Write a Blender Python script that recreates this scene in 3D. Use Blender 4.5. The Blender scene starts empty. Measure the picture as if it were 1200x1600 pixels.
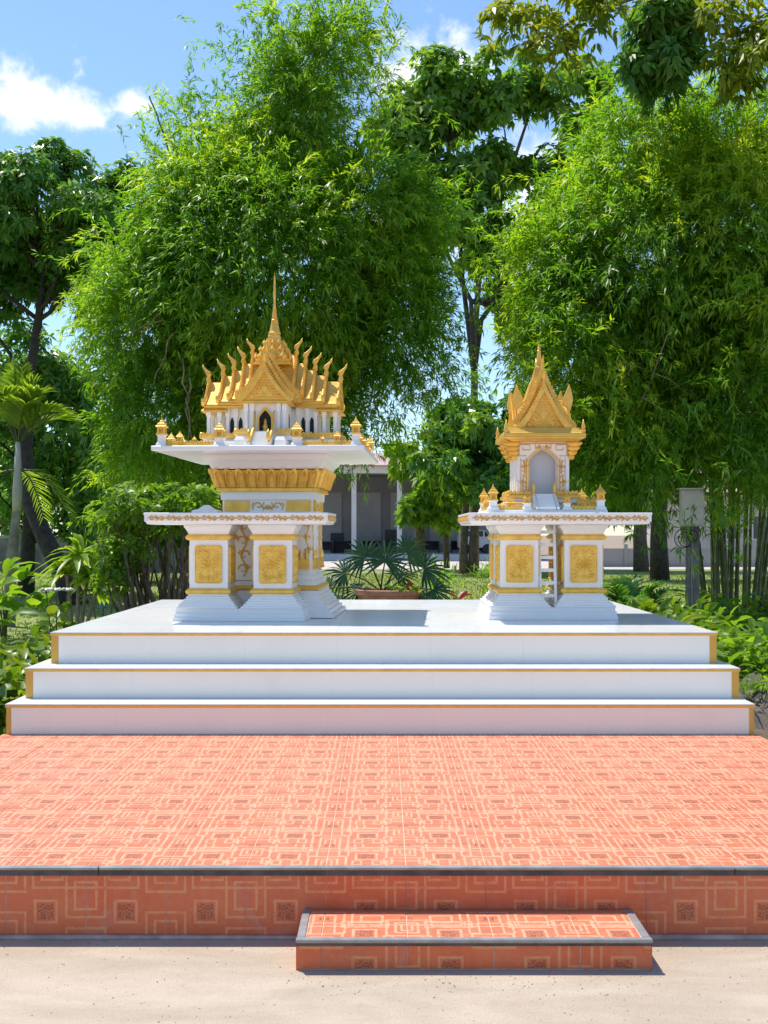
import bpy, math, random
import numpy as np
from mathutils import Vector, Matrix

random.seed(7)
RNG = np.random.default_rng(7)
PI = math.pi
R = math.radians

# ------------------------------------------------------------------ camera, sky, sun, exposure
scene = bpy.context.scene
COL = scene.collection
F_PX, CX, HOR, EYE = 1770.0, 600.0, 835.0, 1.5      # focal length in photo pixels, vanishing point, eye height

cam_data = bpy.data.cameras.new('camera')
cam = bpy.data.objects.new('camera', cam_data)
COL.objects.link(cam)
cam.location = (0, 0, EYE)
cam.rotation_euler = (R(90), 0, 0)
cam_data.sensor_fit = 'VERTICAL'
cam_data.sensor_height = 36.0
cam_data.lens = F_PX / 1600 * 36.0
cam_data.shift_y = 35.0 / 1600
cam_data.clip_end = 3000
scene.camera = cam

SUN_VEC = Vector((-0.33, 0.30, 1.0)).normalized()    # towards the sun: high, behind and left
SUN_EL = math.asin(SUN_VEC.z)
SUN_AZ = math.atan2(SUN_VEC.x, SUN_VEC.y)
sun_data = bpy.data.lights.new('sun', 'SUN')
sun_data.energy = 3.8
sun_data.angle = R(0.53)
sun_data.color = (1.0, 0.94, 0.84)
sun = bpy.data.objects.new('sun', sun_data)
COL.objects.link(sun)
sun.rotation_euler = SUN_VEC.to_track_quat('Z', 'Y').to_euler()

scene.view_settings.view_transform = 'Standard'
scene.view_settings.look = 'None'
scene.view_settings.gamma = 1.0
scene.view_settings.use_curve_mapping = False
scene.view_settings.exposure = 0.60
scene.cycles.max_bounces = 6
scene.cycles.diffuse_bounces = 4
scene.cycles.glossy_bounces = 2
scene.cycles.transmission_bounces = 4
scene.cycles.sample_clamp_indirect = 6

world = bpy.data.worlds.new('World')
scene.world = world
world.use_nodes = True


class NT:
    """small helper to wire shader nodes"""
    def __init__(self, tree):
        self.t = tree
        self.n = tree.nodes
        self.l = tree.links

    def node(self, typ, **kw):
        n = self.n.new(typ)
        for k, v in kw.items():
            setattr(n, k, v)
        return n

    def put(self, sock, v):
        if hasattr(v, 'is_output'):
            self.l.new(v, sock)
        elif v is not None:
            sock.default_value = v

    def math(self, op, a, b=None, c=None, clamp=False):
        n = self.node('ShaderNodeMath', operation=op, use_clamp=clamp)
        self.put(n.inputs[0], a)
        if b is not None:
            self.put(n.inputs[1], b)
        if c is not None:
            self.put(n.inputs[2], c)
        return n.outputs[0]

    def vmath(self, op, a, b=None, out=0):
        n = self.node('ShaderNodeVectorMath', operation=op)
        self.put(n.inputs[0], a)
        if b is not None:
            self.put(n.inputs[1], b)
        return n.outputs[out]

    def mix(self, fac, a, b, blend='MIX'):
        n = self.node('ShaderNodeMix', data_type='RGBA', blend_type=blend)
        self.put(n.inputs[0], fac)
        self.put(n.inputs[6], a if hasattr(a, 'is_output') else (*a, 1))
        self.put(n.inputs[7], b if hasattr(b, 'is_output') else (*b, 1))
        return n.outputs[2]

    def noise(self, vec, scale, detail=4, rough=0.55, dist=0.0):
        n = self.node('ShaderNodeTexNoise')
        if vec is not None:
            self.l.new(vec, n.inputs['Vector'])
        n.inputs['Scale'].default_value = scale
        n.inputs['Detail'].default_value = detail
        n.inputs['Roughness'].default_value = rough
        n.inputs['Distortion'].default_value = dist
        return n.outputs['Fac']

    def ramp(self, fac, stops):
        n = self.node('ShaderNodeValToRGB')
        e = n.color_ramp.elements
        while len(e) < len(stops):
            e.new(0.5)
        for el, (p, c) in zip(e, stops):
            el.position = p
            el.color = (*c, 1) if len(c) == 3 else c
        self.put(n.inputs[0], fac)
        return n.outputs[0]

    def smooth(self, v, lo, hi):
        n = self.node('ShaderNodeMapRange', interpolation_type='SMOOTHSTEP')
        self.put(n.inputs[0], v)
        n.inputs[1].default_value = lo
        n.inputs[2].default_value = hi
        return n.outputs[0]


def direction(px, py):
    return Vector(((px - CX) / F_PX, 1.0, (HOR - py) / F_PX)).normalized()


def build_world():
    w = NT(world.node_tree)
    w.n.clear()
    out = w.node('ShaderNodeOutputWorld')
    bg = w.node('ShaderNodeBackground')
    sky = w.node('ShaderNodeTexSky', sky_type='NISHITA')
    sky.sun_disc = False
    sky.sun_elevation = SUN_EL
    sky.sun_rotation = SUN_AZ
    sky.air_density = 1.1
    sky.dust_density = 0.25
    sky.ozone_density = 1.6
    tc = w.node('ShaderNodeTexCoord')
    d = w.vmath('NORMALIZE', tc.outputs['Generated'])
    n1 = w.noise(d, 30, 5, 0.6, 0.2)
    clouds = [  # direction, half width, half height (radians): a few small fair-weather cumulus
        (direction(40, 160), .056, .026), (direction(110, 180), .034, .015), (direction(208, 160), .017, .012),
        (direction(690, 100), .040, .030), (direction(630, 130), .034, .020), (direction(850, 340), .075, .065)]
    total = None
    for c, rx, rz in clouds:
        side = Vector((c.y, -c.x, 0)).normalized()
        up = side.cross(c).normalized()
        a = w.vmath('DOT_PRODUCT', d, tuple(side / rx), 1)
        b = w.vmath('DOT_PRODUCT', d, tuple(up / rz), 1)
        q = w.math('ADD', w.math('MULTIPLY', a, a), w.math('MULTIPLY', b, b))
        total = q if total is None else w.math('MINIMUM', total, q)
    front = w.vmath('DOT_PRODUCT', d, (0, 1, 0), 1)
    puff = w.math('MULTIPLY', w.math('SUBTRACT', n1, 0.5), 3.6)
    cover = w.smooth(w.math('ADD', w.math('SQRT', total), puff), 1.25, 0.10)
    cover = w.math('MULTIPLY', cover, w.math('GREATER_THAN', front, 0.2))
    tint = w.mix(1.0, sky.outputs[0], (.86, .97, 1.10), 'MULTIPLY')
    skyc = w.mix(w.math('MULTIPLY', cover, .9), tint, (6.6, 6.75, 6.9))
    w.l.new(skyc, bg.inputs[0])
    bg.inputs[1].default_value = 0.122
    w.l.new(bg.outputs[0], out.inputs[0])


build_world()


# ------------------------------------------------------------------ scene-graph helpers
def px(x, y, d):
    """photo pixel at distance d -> point in the place"""
    return Vector(((x - CX) * d / F_PX, d, EYE + (HOR - y) * d / F_PX))


def ground_d(y, z=0.0):
    return F_PX * (EYE - z) / (y - HOR)


def tag(o, label=None, cat=None, group=None, kind=None):
    if label:
        o['label'] = label
    if cat:
        o['category'] = cat
    if group:
        o['group'] = group
    if kind:
        o['kind'] = kind
    return o


def thing(name, label, cat, loc=(0, 0, 0), rz=0.0, group=None):
    o = bpy.data.objects.new(name, None)
    o.empty_display_size = 0.1
    COL.objects.link(o)
    o.location = loc
    o.rotation_euler = (0, 0, rz)
    return tag(o, label, cat, group)


def link_mesh(name, me, parent=None, loc=None, rz=None):
    o = bpy.data.objects.new(name, me)
    COL.objects.link(o)
    if parent is not None:
        o.parent = parent
    if loc is not None:
        o.location = loc
    if rz is not None:
        o.rotation_euler = (0, 0, rz)
    return o


class MB:
    """mesh builder: collects shapes, links them as one mesh object"""
    def __init__(self):
        self.v, self.f, self.uv = [], [], None
        self.tf = None

    def add(self, verts, faces):
        k = len(self.v)
        if self.tf is not None:
            verts = [self.tf @ Vector(p) for p in verts]
        self.v.extend([tuple(p) for p in verts])
        self.f.extend([tuple(i + k for i in f) for f in faces])
        return self

    def box(self, x0, x1, y0, y1, z0, z1):
        return self.add([(x0, y0, z0), (x1, y0, z0), (x1, y1, z0), (x0, y1, z0),
                         (x0, y0, z1), (x1, y0, z1), (x1, y1, z1), (x0, y1, z1)],
                        [(0, 3, 2, 1), (4, 5, 6, 7), (0, 1, 5, 4), (1, 2, 6, 5), (2, 3, 7, 6), (3, 0, 4, 7)])

    def stack(self, rings, c=(0, 0)):
        """rectangular rings (half x, half y, z): mouldings, steps, tapers"""
        V, Fc = [], []
        for hx, hy, z in rings:
            V += [(c[0] - hx, c[1] - hy, z), (c[0] + hx, c[1] - hy, z), (c[0] + hx, c[1] + hy, z), (c[0] - hx, c[1] + hy, z)]
        for i in range(len(rings) - 1):
            a, b = 4 * i, 4 * i + 4
            for j in range(4):
                k = (j + 1) % 4
                Fc.append((a + j, a + k, b + k, b + j))
        Fc.append((3, 2, 1, 0))
        n = 4 * (len(rings) - 1)
        Fc.append((n, n + 1, n + 2, n + 3))
        return self.add(V, Fc)

    def lathe(self, prof, n=16, c=(0, 0, 0), cap=True):
        V, Fc = [], []
        for r, z in prof:
            for j in range(n):
                a = 2 * PI * j / n
                V.append((c[0] + r * math.cos(a), c[1] + r * math.sin(a), c[2] + z))
        for i in range(len(prof) - 1):
            for j in range(n):
                k = (j + 1) % n
                Fc.append((i * n + j, i * n + k, i * n + n + k, i * n + n + j))
        if cap:
            Fc.append(tuple(range(n - 1, -1, -1)))
            m = (len(prof) - 1) * n
            Fc.append(tuple(range(m, m + n)))
        return self.add(V, Fc)

    def tube(self, path, radii, n=6, flat=1.0):
        pts = [Vector(p) for p in path]
        if not hasattr(radii, '__len__'):
            radii = [radii] * len(pts)
        V, Fc = [], []
        ref = None
        for i, p in enumerate(pts):
            t = (pts[min(i + 1, len(pts) - 1)] - pts[max(i - 1, 0)])
            t = t.normalized() if t.length > 1e-9 else Vector((0, 0, 1))
            if ref is None:
                ref = Vector((0, 1, 0)) if abs(t.y) < 0.9 else Vector((1, 0, 0))
            s = (ref - t * ref.dot(t)).normalized()
            ref = s
            u = t.cross(s)
            for j in range(n):
                a = 2 * PI * j / n
                V.append(p + (s * math.cos(a) * flat + u * math.sin(a)) * radii[i])
        for i in range(len(pts) - 1):
            for j in range(n):
                k = (j + 1) % n
                Fc.append((i * n + j, i * n + k, i * n + n + k, i * n + n + j))
        Fc.append(tuple(range(n - 1, -1, -1)))
        m = (len(pts) - 1) * n
        Fc.append(tuple(range(m, m + n)))
        return self.add(V, Fc)

    def prism(self, poly, y0, y1):
        """polygon in x,z (counter-clockwise seen from -y) pulled from y0 (front) to y1"""
        n = len(poly)
        V = [(x, y0, z) for x, z in poly] + [(x, y1, z) for x, z in poly]
        Fc = [tuple(range(n)), tuple(range(2 * n - 1, n - 1, -1))]
        for i in range(n):
            j = (i + 1) % n
            Fc.append((j, i, n + i, n + j))
        return self.add(V, Fc)

    def petal(self, p, ang, ln, wd, h, y=0.0):
        """raised teardrop on a plane facing -y, at p=(x,z)"""
        c, s = math.cos(ang), math.sin(ang)
        def at(a, b, hh):
            return (p[0] + a * c - b * s, y - hh, p[1] + a * s + b * c)
        V = [at(0, 0, 0), at(ln * .45, -wd / 2, 0), at(ln, 0, 0), at(ln * .45, wd / 2, 0), at(ln * .5, 0, h)]
        return self.add(V, [(0, 1, 4), (1, 2, 4), (2, 3, 4), (3, 0, 4)])

    def build(self, name, mat, parent=None, smooth=False, bevel=0.0, loc=None, rz=None):
        me = bpy.data.meshes.new(name)
        me.from_pydata(self.v, [], self.f)
        me.validate()
        if mat is not None:
            me.materials.append(mat)
        if smooth:
            me.polygons.foreach_set('use_smooth', [True] * len(me.polygons))
            if smooth != 'all':
                try:
                    me.set_sharp_from_angle(angle=R(38))
                except Exception:
                    pass
        me.update()
        o = link_mesh(name, me, parent, loc, rz)
        if bevel:
            b = o.modifiers.new('bevel', 'BEVEL')
            b.width = bevel
            b.segments = 1
            b.limit_method = 'ANGLE'
            b.angle_limit = R(50)
        return o


def copy_tree(o, parent=None):
    c = o.copy()
    COL.objects.link(c)
    c.parent = parent
    for ch in list(o.children):
        copy_tree(ch, c)
    return c


# ------------------------------------------------------------------ materials
def new_mat(name):
    m = bpy.data.materials.new(name)
    m.use_nodes = True
    t = NT(m.node_tree)
    b = t.n['Principled BSDF']
    return m, t, b


def plain(name, col, rough=0.5, metal=0.0, var=0.12, scale=6.0, bump=0.0, bscale=60.0, spec=0.5, coat=0.0, tint=None):
    m, t, b = new_mat(name)
    tc = t.node('ShaderNodeTexCoord')
    n = t.noise(tc.outputs['Object'], scale, 5, 0.6)
    lo = tuple(max(0, c * (1 - var)) for c in col)
    hi = tuple(min(1, c * (1 + var)) for c in col)
    if tint:
        lo = tint
    t.l.new(t.mix(t.smooth(n, 0.3, 0.7), lo, hi), b.inputs['Base Color'])
    b.inputs['Roughness'].default_value = rough
    b.inputs['Metallic'].default_value = metal
    b.inputs['Specular IOR Level'].default_value = spec
    b.inputs['Coat Weight'].default_value = coat
    b.inputs['Coat Roughness'].default_value = 0.12
    if bump:
        bn = t.node('ShaderNodeBump')
        bn.inputs['Strength'].default_value = bump
        bn.inputs['Distance'].default_value = 0.01
        t.l.new(t.noise(tc.outputs['Object'], bscale, 4, 0.6), bn.inputs['Height'])
        t.l.new(bn.outputs[0], b.inputs['Normal'])
    return m


M = {}
M['white'] = plain('white_paint', (.86, .85, .815), .38, var=.02, scale=3, bump=.05, bscale=30, coat=.15)
M['white_trim'] = plain('white_plaster', (.86, .85, .815), .5, var=.02, scale=5, bump=.06, bscale=80)
M['gold'] = plain('gold_paint', (.84, .53, .10), .36, metal=.25, var=.10, scale=14, bump=.3, bscale=120, tint=(.75, .43, .06))
M['gold_line'] = plain('gold_line_paint', (.74, .43, .09), .42, metal=.1, var=.10, scale=14, bump=.1, bscale=160)
M['dark'] = plain('dark_void', (.012, .016, .012), .8, var=.2)
M['grey_panel'] = plain('grey_panel', (.56, .58, .61), .45, var=.03, scale=2)
M['nosing'] = plain('grey_nosing', (.30, .29, .285), .45, metal=.25, var=.2, scale=9)
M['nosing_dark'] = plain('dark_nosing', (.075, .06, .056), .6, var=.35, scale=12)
M['grout'] = plain('pale_grout', (.72, .50, .37), .85, var=.15, scale=8)
M['grout_white'] = plain('white_grout', (.62, .61, .59), .8, var=.1)
M['grout_riser'] = plain('grey_grout', (.42, .30, .25), .85, var=.25, scale=9)


def mat_gold_roof():
    """gold paint over fine courses of little roof tiles"""
    m, t, b = new_mat('gold_roof_paint')
    tc = t.node('ShaderNodeTexCoord')
    n = t.noise(tc.outputs['Object'], 12, 5, .6)
    t.l.new(t.mix(t.smooth(n, .3, .7), (.75, .43, .06), (.84, .53, .10)), b.inputs['Base Color'])
    b.inputs['Roughness'].default_value = .38
    b.inputs['Metallic'].default_value = .28
    w = t.node('ShaderNodeTexWave', wave_type='BANDS', bands_direction='Z')
    w.inputs['Scale'].default_value = 26
    w.inputs['Distortion'].default_value = .15
    t.l.new(tc.outputs['Object'], w.inputs['Vector'])
    bn = t.node('ShaderNodeBump')
    bn.inputs['Strength'].default_value = .55
    bn.inputs['Distance'].default_value = .006
    t.l.new(w.outputs['Fac'], bn.inputs['Height'])
    t.l.new(bn.outputs[0], b.inputs['Normal'])
    return m


M['gold_roof'] = mat_gold_roof()


def mat_marble():
    m, t, b = new_mat('polished_white_tile')
    tc = t.node('ShaderNodeTexCoord')
    ge = t.node('ShaderNodeNewGeometry')
    oi = t.node('ShaderNodeObjectInfo')
    v = t.noise(ge.outputs['Position'], 1.6, 7, .62, 1.6)
    vein = t.smooth(t.math('ABSOLUTE', t.math('SUBTRACT', v, .5)), .0, .05)
    base = t.mix(oi.outputs['Random'], (.755, .75, .745), (.82, .815, .805))
    t.l.new(t.mix(t.math('MULTIPLY', t.math('SUBTRACT', 1.0, vein), .32), base, (.60, .61, .63)), b.inputs['Base Color'])
    b.inputs['Roughness'].default_value = .22
    b.inputs['Specular IOR Level'].default_value = .5
    return m


M['marble'] = mat_marble()


def mat_riser_white():
    m, t, b = new_mat('white_riser_tile')
    oi = t.node('ShaderNodeObjectInfo')
    ge = t.node('ShaderNodeNewGeometry')
    n = t.noise(ge.outputs['Position'], 2.2, 5, .6)
    base = t.mix(oi.outputs['Random'], (.865, .825, .735), (.875, .835, .745))
    t.l.new(t.mix(t.smooth(n, .5, .85), base, (.81, .77, .685)), b.inputs['Base Color'])
    b.inputs['Roughness'].default_value = .3
    return m


M['riser_white'] = mat_riser_white()


def mat_gold_check():
    m, t, b = new_mat('gold_mosaic_strip')
    tc = t.node('ShaderNodeTexCoord')
    ch = t.node('ShaderNodeTexChecker')
    ch.inputs['Scale'].default_value = 130
    ch.inputs[1].default_value = (.70, .42, .09, 1)
    ch.inputs[2].default_value = (.52, .28, .04, 1)
    t.l.new(tc.outputs['Object'], ch.inputs[0])
    t.l.new(ch.outputs[0], b.inputs['Base Color'])
    b.inputs['Metallic'].default_value = .25
    b.inputs['Roughness'].default_value = .35
    return m


M['gold_check'] = mat_gold_check()


def mat_terracotta(name, wear):
    """printed terracotta tile: nested square line work, in the tile's own UV"""
    m, t, b = new_mat(name)
    uv = t.node('ShaderNodeUVMap')
    sep = t.node('ShaderNodeSeparateXYZ')
    t.l.new(uv.outputs[0], sep.inputs[0])
    U, V = sep.outputs[0], sep.outputs[1]

    def rect(cx, cy, hx, hy, w):
        a = t.math('SUBTRACT', t.math('ABSOLUTE', t.math('SUBTRACT', U, cx)), hx)
        c = t.math('SUBTRACT', t.math('ABSOLUTE', t.math('SUBTRACT', V, cy)), hy)
        d = t.math('ABSOLUTE', t.math('MAXIMUM', a, c))
        return t.math('LESS_THAN', d, w / 2)

    def solid(cx, cy, hx, hy):
        a = t.math('SUBTRACT', t.math('ABSOLUTE', t.math('SUBTRACT', U, cx)), hx)
        c = t.math('SUBTRACT', t.math('ABSOLUTE', t.math('SUBTRACT', V, cy)), hy)
        return t.math('LESS_THAN', t.math('MAXIMUM', a, c), 0)

    W = .032
    lines = [rect(.5, .42, .135, .135, W),
             rect(0, .62, .13, .17, W), rect(0, .62, .24, .27, W),
             rect(1, .10, .13, .20, W), rect(1, .10, .24, .31, W),
             rect(1, .92, .13, .14, W), rect(1, .92, .24, .25, W),
             rect(.42, .93, .13, .11, W), rect(.30, .93, .36, .21, W),
             rect(0, .08, .24, .13, W)]
    if not wear:
        W2 = .028
        lines += [rect(.36, .14, .055, .09, W2), rect(.62, .14, .055, .09, W2), rect(.5, .74, .20, .06, W2), rect(.5, .74, .28, .10, W2), rect(0, .62, .06, .10, W2), rect(1, .10, .06, .12, W2), rect(.80, .60, .06, .16, W2), rect(.22, .22, .05, .12, W2)]
    tot = lines[0]
    for q in lines[1:]:
        tot = t.math('MAXIMUM', tot, q)
    motif = t.math('MAXIMUM', solid(.5, .42, .10, .10), t.math('MAXIMUM', solid(0, .93, .07, .06), solid(1, .93, .06, .06)))
    ge = t.node('ShaderNodeNewGeometry')
    oi = t.node('ShaderNodeObjectInfo')
    n_fine = t.noise(ge.outputs['Position'], 45, 5, .65)
    n_mid = t.noise(ge.outputs['Position'], 7, 5, .6)
    base = t.mix(t.smooth(n_mid, .3, .7), *(((.64, .112, .036), (.70, .155, .055)) if wear else ((.50, .158, .078), (.585, .215, .115))))
    base = t.mix(t.math('MULTIPLY', oi.outputs['Random'], .55), base, (.57, .145, .065))
    base = t.mix(t.math('MULTIPLY', t.smooth(n_fine, .45, .8), .35), base, (.68, .28, .16))
    line_col = t.mix(n_fine, *(((.72, .27, .11), (.76, .33, .15)) if wear else ((.76, .39, .235), (.82, .47, .31))))
    col = t.mix(t.math('MULTIPLY', tot, t.math('MULTIPLY', t.smooth(n_fine, .20, .55), 0.80 if wear else .78)), base, line_col)
    fleck = t.smooth(t.noise(uv.outputs[0], 34, 2, .5), .44, .54)
    col = t.mix(t.math('MULTIPLY', motif, t.math('MULTIPLY', fleck, .75)), col, (.20, .075, .045))
    # grime with a shape of its own: mortar splashes and scuffs
    g = t.noise(ge.outputs['Position'], 3.2, 7, .7, .6)
    col = t.mix(t.math('MULTIPLY', t.smooth(g, 0.56 if wear else .62, .76), .55 if wear else .28), col, (.42, .34, .30) if wear else (.66, .40, .30))
    t.l.new(col, b.inputs['Base Color'])
    t.l.new(t.math('ADD', .34, t.math('MULTIPLY', n_fine, .22)), b.inputs['Roughness'])
    bn = t.node('ShaderNodeBump')
    bn.inputs['Strength'].default_value = .12
    bn.inputs['Distance'].default_value = .004
    t.l.new(n_fine, bn.inputs['Height'])
    t.l.new(bn.outputs[0], b.inputs['Normal'])
    return m


M['terracotta'] = mat_terracotta('terracotta_floor_tile', False)
M['terracotta_riser'] = mat_terracotta('terracotta_riser_tile', True)


def mat_concrete():
    m, t, b = new_mat('pale_concrete')
    ge = t.node('ShaderNodeNewGeometry')
    mp = t.node('ShaderNodeMapping')
    mp.inputs['Scale'].default_value = (.55, 1.5, 1)
    t.l.new(ge.outputs['Position'], mp.inputs[0])
    a = t.noise(mp.outputs[0], 2.4, 8, .68, .4)
    f = t.noise(ge.outputs['Position'], 90, 4, .7)
    s = t.noise(ge.outputs['Position'], 26, 5, .7)
    col = t.mix(t.smooth(a, .33, .68), (.395, .315, .232), (.50, .41, .315))
    col = t.mix(t.math('MULTIPLY', t.smooth(s, .56, .72), .35), col, (.34, .28, .205))
    col = t.mix(t.math('MULTIPLY', t.smooth(f, .55, .74), .6), col, (.25, .20, .15))
    pit = t.noise(ge.outputs['Position'], 210, 2, .5)
    col = t.mix(t.math('MULTIPLY', t.smooth(pit, .62, .74), .6), col, (.17, .14, .11))
    scr = t.noise(mp.outputs[0], 14, 6, .75, 1.2)
    col = t.mix(t.math('MULTIPLY', t.smooth(scr, .56, .70), .30), col, (.32, .255, .185))
    col = t.mix(t.math('MULTIPLY', t.smooth(f, .40, .24), .35), col, (.60, .52, .40))
    t.l.new(col, b.inputs['Base Color'])
    b.inputs['Roughness'].default_value = .85
    bn = t.node('ShaderNodeBump')
    bn.inputs['Strength'].default_value = .5
    bn.inputs['Distance'].default_value = .008
    t.l.new(t.math('ADD', f, t.math('MULTIPLY', s, 1.2)), bn.inputs['Height'])
    t.l.new(bn.outputs[0], b.inputs['Normal'])
    return m


M['concrete'] = mat_concrete()


def mat_ground(name, lo, mid, hi, scale):
    m, t, b = new_mat(name)
    ge = t.node('ShaderNodeNewGeometry')
    a = t.noise(ge.outputs['Position'], scale, 6, .6)
    f = t.noise(ge.outputs['Position'], scale * 14, 4, .7)
    col = t.ramp(t.math('ADD', t.math('MULTIPLY', a, .7), t.math('MULTIPLY', f, .3)), [(.36, lo), (.5, mid), (.64, hi)])
    t.l.new(col, b.inputs['Base Color'])
    b.inputs['Roughness'].default_value = .95
    bn = t.node('ShaderNodeBump')
    bn.inputs['Strength'].default_value = .6
    bn.inputs['Distance'].default_value = .05
    t.l.new(f, bn.inputs['Height'])
    t.l.new(bn.outputs[0], b.inputs['Normal'])
    return m


M['lawn'] = mat_ground('mown_lawn', (.16, .17, .05), (.20, .26, .055), (.26, .27, .10), .35)
M['earth'] = mat_ground('dry_earth', (.20, .145, .095), (.28, .21, .145), (.36, .28, .20), .8)
M['road'] = mat_ground('pale_road', (.44, .37, .32), (.50, .43, .38), (.55, .48, .43), .4)
M['soil'] = mat_ground('dark_soil', (.06, .045, .03), (.11, .08, .055), (.18, .13, .09), 1.8)


def mat_leaf(name, dark, mid, light, trans=.45, gloss=.45, tmul=(1.6, 1.5, .55)):
    """leaf blade: tone varies leaf by leaf, some light passes through"""
    m = bpy.data.materials.new(name)
    m.use_nodes = True
    t = NT(m.node_tree)
    b = t.n['Principled BSDF']
    out = t.n['Material Output']
    at = t.node('ShaderNodeAttribute', attribute_name='tone')
    col = t.ramp(at.outputs['Fac'], [(0, dark), (.5, mid), (1, light)])
    t.l.new(col, b.inputs['Base Color'])
    b.inputs['Roughness'].default_value = gloss
    b.inputs['Specular IOR Level'].default_value = .4
    tr = t.node('ShaderNodeBsdfTranslucent')
    t.l.new(t.mix(1.0, col, tmul, 'MULTIPLY'), tr.inputs[0])
    mx = t.node('ShaderNodeMixShader')
    mx.inputs[0].default_value = trans
    t.l.new(b.outputs[0], mx.inputs[1])
    t.l.new(tr.outputs[0], mx.inputs[2])
    t.l.new(mx.outputs[0], out.inputs[0])
    return m


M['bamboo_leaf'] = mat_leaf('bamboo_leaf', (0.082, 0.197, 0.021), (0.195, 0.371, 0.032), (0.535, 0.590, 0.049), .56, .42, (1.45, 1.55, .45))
M['mango_leaf'] = mat_leaf('mango_leaf', (0.065, 0.184, 0.036), (0.123, 0.291, 0.051), (0.291, 0.429, 0.060), .44, .30)
M['tall_leaf'] = mat_leaf('tall_tree_leaf', (0.086, 0.208, 0.035), (0.166, 0.338, 0.046), (0.361, 0.476, 0.058), .5, .4)
M['yellow_leaf'] = mat_leaf('yellow_green_leaf', (.11, .19, .016), (.22, .29, .022), (.40, .38, .03), .55, .42)
M['shrub_leaf'] = mat_leaf('shrub_leaf', (0.079, 0.186, 0.021), (0.159, 0.301, 0.029), (0.301, 0.431, 0.043), .58, .4)
M['bed_leaf'] = mat_leaf('bed_leaf', (0.053, 0.131, 0.013), (0.126, 0.231, 0.019), (0.284, 0.336, 0.026), .45, .36)
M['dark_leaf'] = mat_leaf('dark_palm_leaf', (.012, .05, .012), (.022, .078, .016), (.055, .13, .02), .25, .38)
M['palm_leaf'] = mat_leaf('palm_leaf', (.12, .24, .028), (.22, .36, .04), (.40, .48, .06), .55, .36)
M['grass'] = mat_leaf('grass_blade', (.11, .17, .025), (.19, .26, .03), (.30, .31, .07), .4, .6)
M['red_leaf'] = mat_leaf('red_leaf', (.10, .010, .012), (.22, .018, .020), (.34, .05, .03), .3, .4, (1.5, .8, .8))
M['bark'] = plain('grey_brown_bark', (.13, .095, .065), .9, var=.4, scale=9, bump=.8, bscale=24)
M['bark_dark'] = plain('dark_bark', (.045, .036, .028), .9, var=.4, scale=9, bump=.8, bscale=24)
M['bark_pale'] = plain('pale_bark', (.27, .21, .15), .85, var=.3, scale=8, bump=.6, bscale=30)
M['culm'] = plain('bamboo_culm', (.045, .068, .018), .45, var=.45, scale=4, tint=(.07, .062, .024))
M['twig'] = plain('dry_twig', (.30, .22, .12), .8, var=.3, scale=9)
M['terracotta_pot'] = plain('terracotta_pot', (.30, .145, .085), .8, var=.25, scale=9, bump=.3)


# ------------------------------------------------------------------ the setting: ground sheets
def sheet(name, x0, x1, y0, y1, z, mat, n=1):
    mb = MB()
    for i in range(n):
        ya, yb = y0 + (y1 - y0) * i / n, y0 + (y1 - y0) * (i + 1) / n
        mb.add([(x0, ya, z), (x1, ya, z), (x1, yb, z), (x0, yb, z)], [(0, 1, 2, 3)])
    return tag(mb.build(name, mat), kind='structure')


sheet('ground', -700, 700, -300, 1500, -.012, M['earth'])
sheet('lawn', -60, 60, 12.5, 49, -.004, M['lawn'])
sheet('road', -90, 90, 49.0, 66.0, -.004, M['road'])
sheet('concrete_apron', -14, 14, -8, 5.9, 0.0, M['concrete'])
sheet('planting_bed', -12, -2.2, 5.9, 14.5, .002, M['soil'])
sheet('bed_soil', 2.6, 14, 7.6, 16, .002, M['soil'])

# ------------------------------------------------------------------ terracotta terrace with its step
PITCH, SEAM0 = .2975, .081
TX0, TX1, TY0, TY1, TZ = -2.36, 2.31, 4.207, 7.012, .264
GAP = .0016
_tile_cache = {}


def tile_mesh(w, h, th, u0, u1, v0, v1, mat):
    """a tile lying in x,y with its face up (+z); UV of the print on the face"""
    key = (round(w, 4), round(h, 4), round(th, 4), round(u0, 3), round(u1, 3), round(v0, 3), round(v1, 3), mat.name)
    if key in _tile_cache:
        return _tile_cache[key]
    c = .0016
    V = [(0, 0, -th), (w, 0, -th), (w, h, -th), (0, h, -th), (0, 0, -c), (w, 0, -c), (w, h, -c), (0, h, -c),
         (c, c, 0), (w - c, c, 0), (w - c, h - c, 0), (c, h - c, 0)]
    Fc = [(8, 9, 10, 11), (4, 5, 9, 8), (5, 6, 10, 9), (6, 7, 11, 10), (7, 4, 8, 11), (0, 1, 5, 4), (1, 2, 6, 5), (2, 3, 7, 6), (3, 0, 4, 7)]
    me = bpy.data.meshes.new('tile')
    me.from_pydata(V, [], Fc)
    me.materials.append(mat)
    uvl = me.uv_layers.new(name='print')
    for lp in me.loops:
        p = V[lp.vertex_index]
        uvl.data[lp.index].uv = (u0 + (u1 - u0) * p[0] / w, v0 + (v1 - v0) * p[1] / h)
    me.update()
    _tile_cache[key] = me
    return me


def cells(a0, a1):
    """(start, end, u0, u1) of tile columns between a0 and a1; every other column is mirrored"""
    k = math.floor((a0 - SEAM0) / PITCH)
    while SEAM0 + k * PITCH < a1 - 1e-6:
        s, e = SEAM0 + k * PITCH, SEAM0 + (k + 1) * PITCH
        cs, ce = max(s, a0), min(e, a1)
        if ce - cs > .012:
            us, ue = (cs - s) / PITCH, (ce - s) / PITCH
            if k % 2:
                us, ue = 1 - us, 1 - ue
            yield cs + .0014, ce - .0014, us, ue
        k += 1


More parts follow.
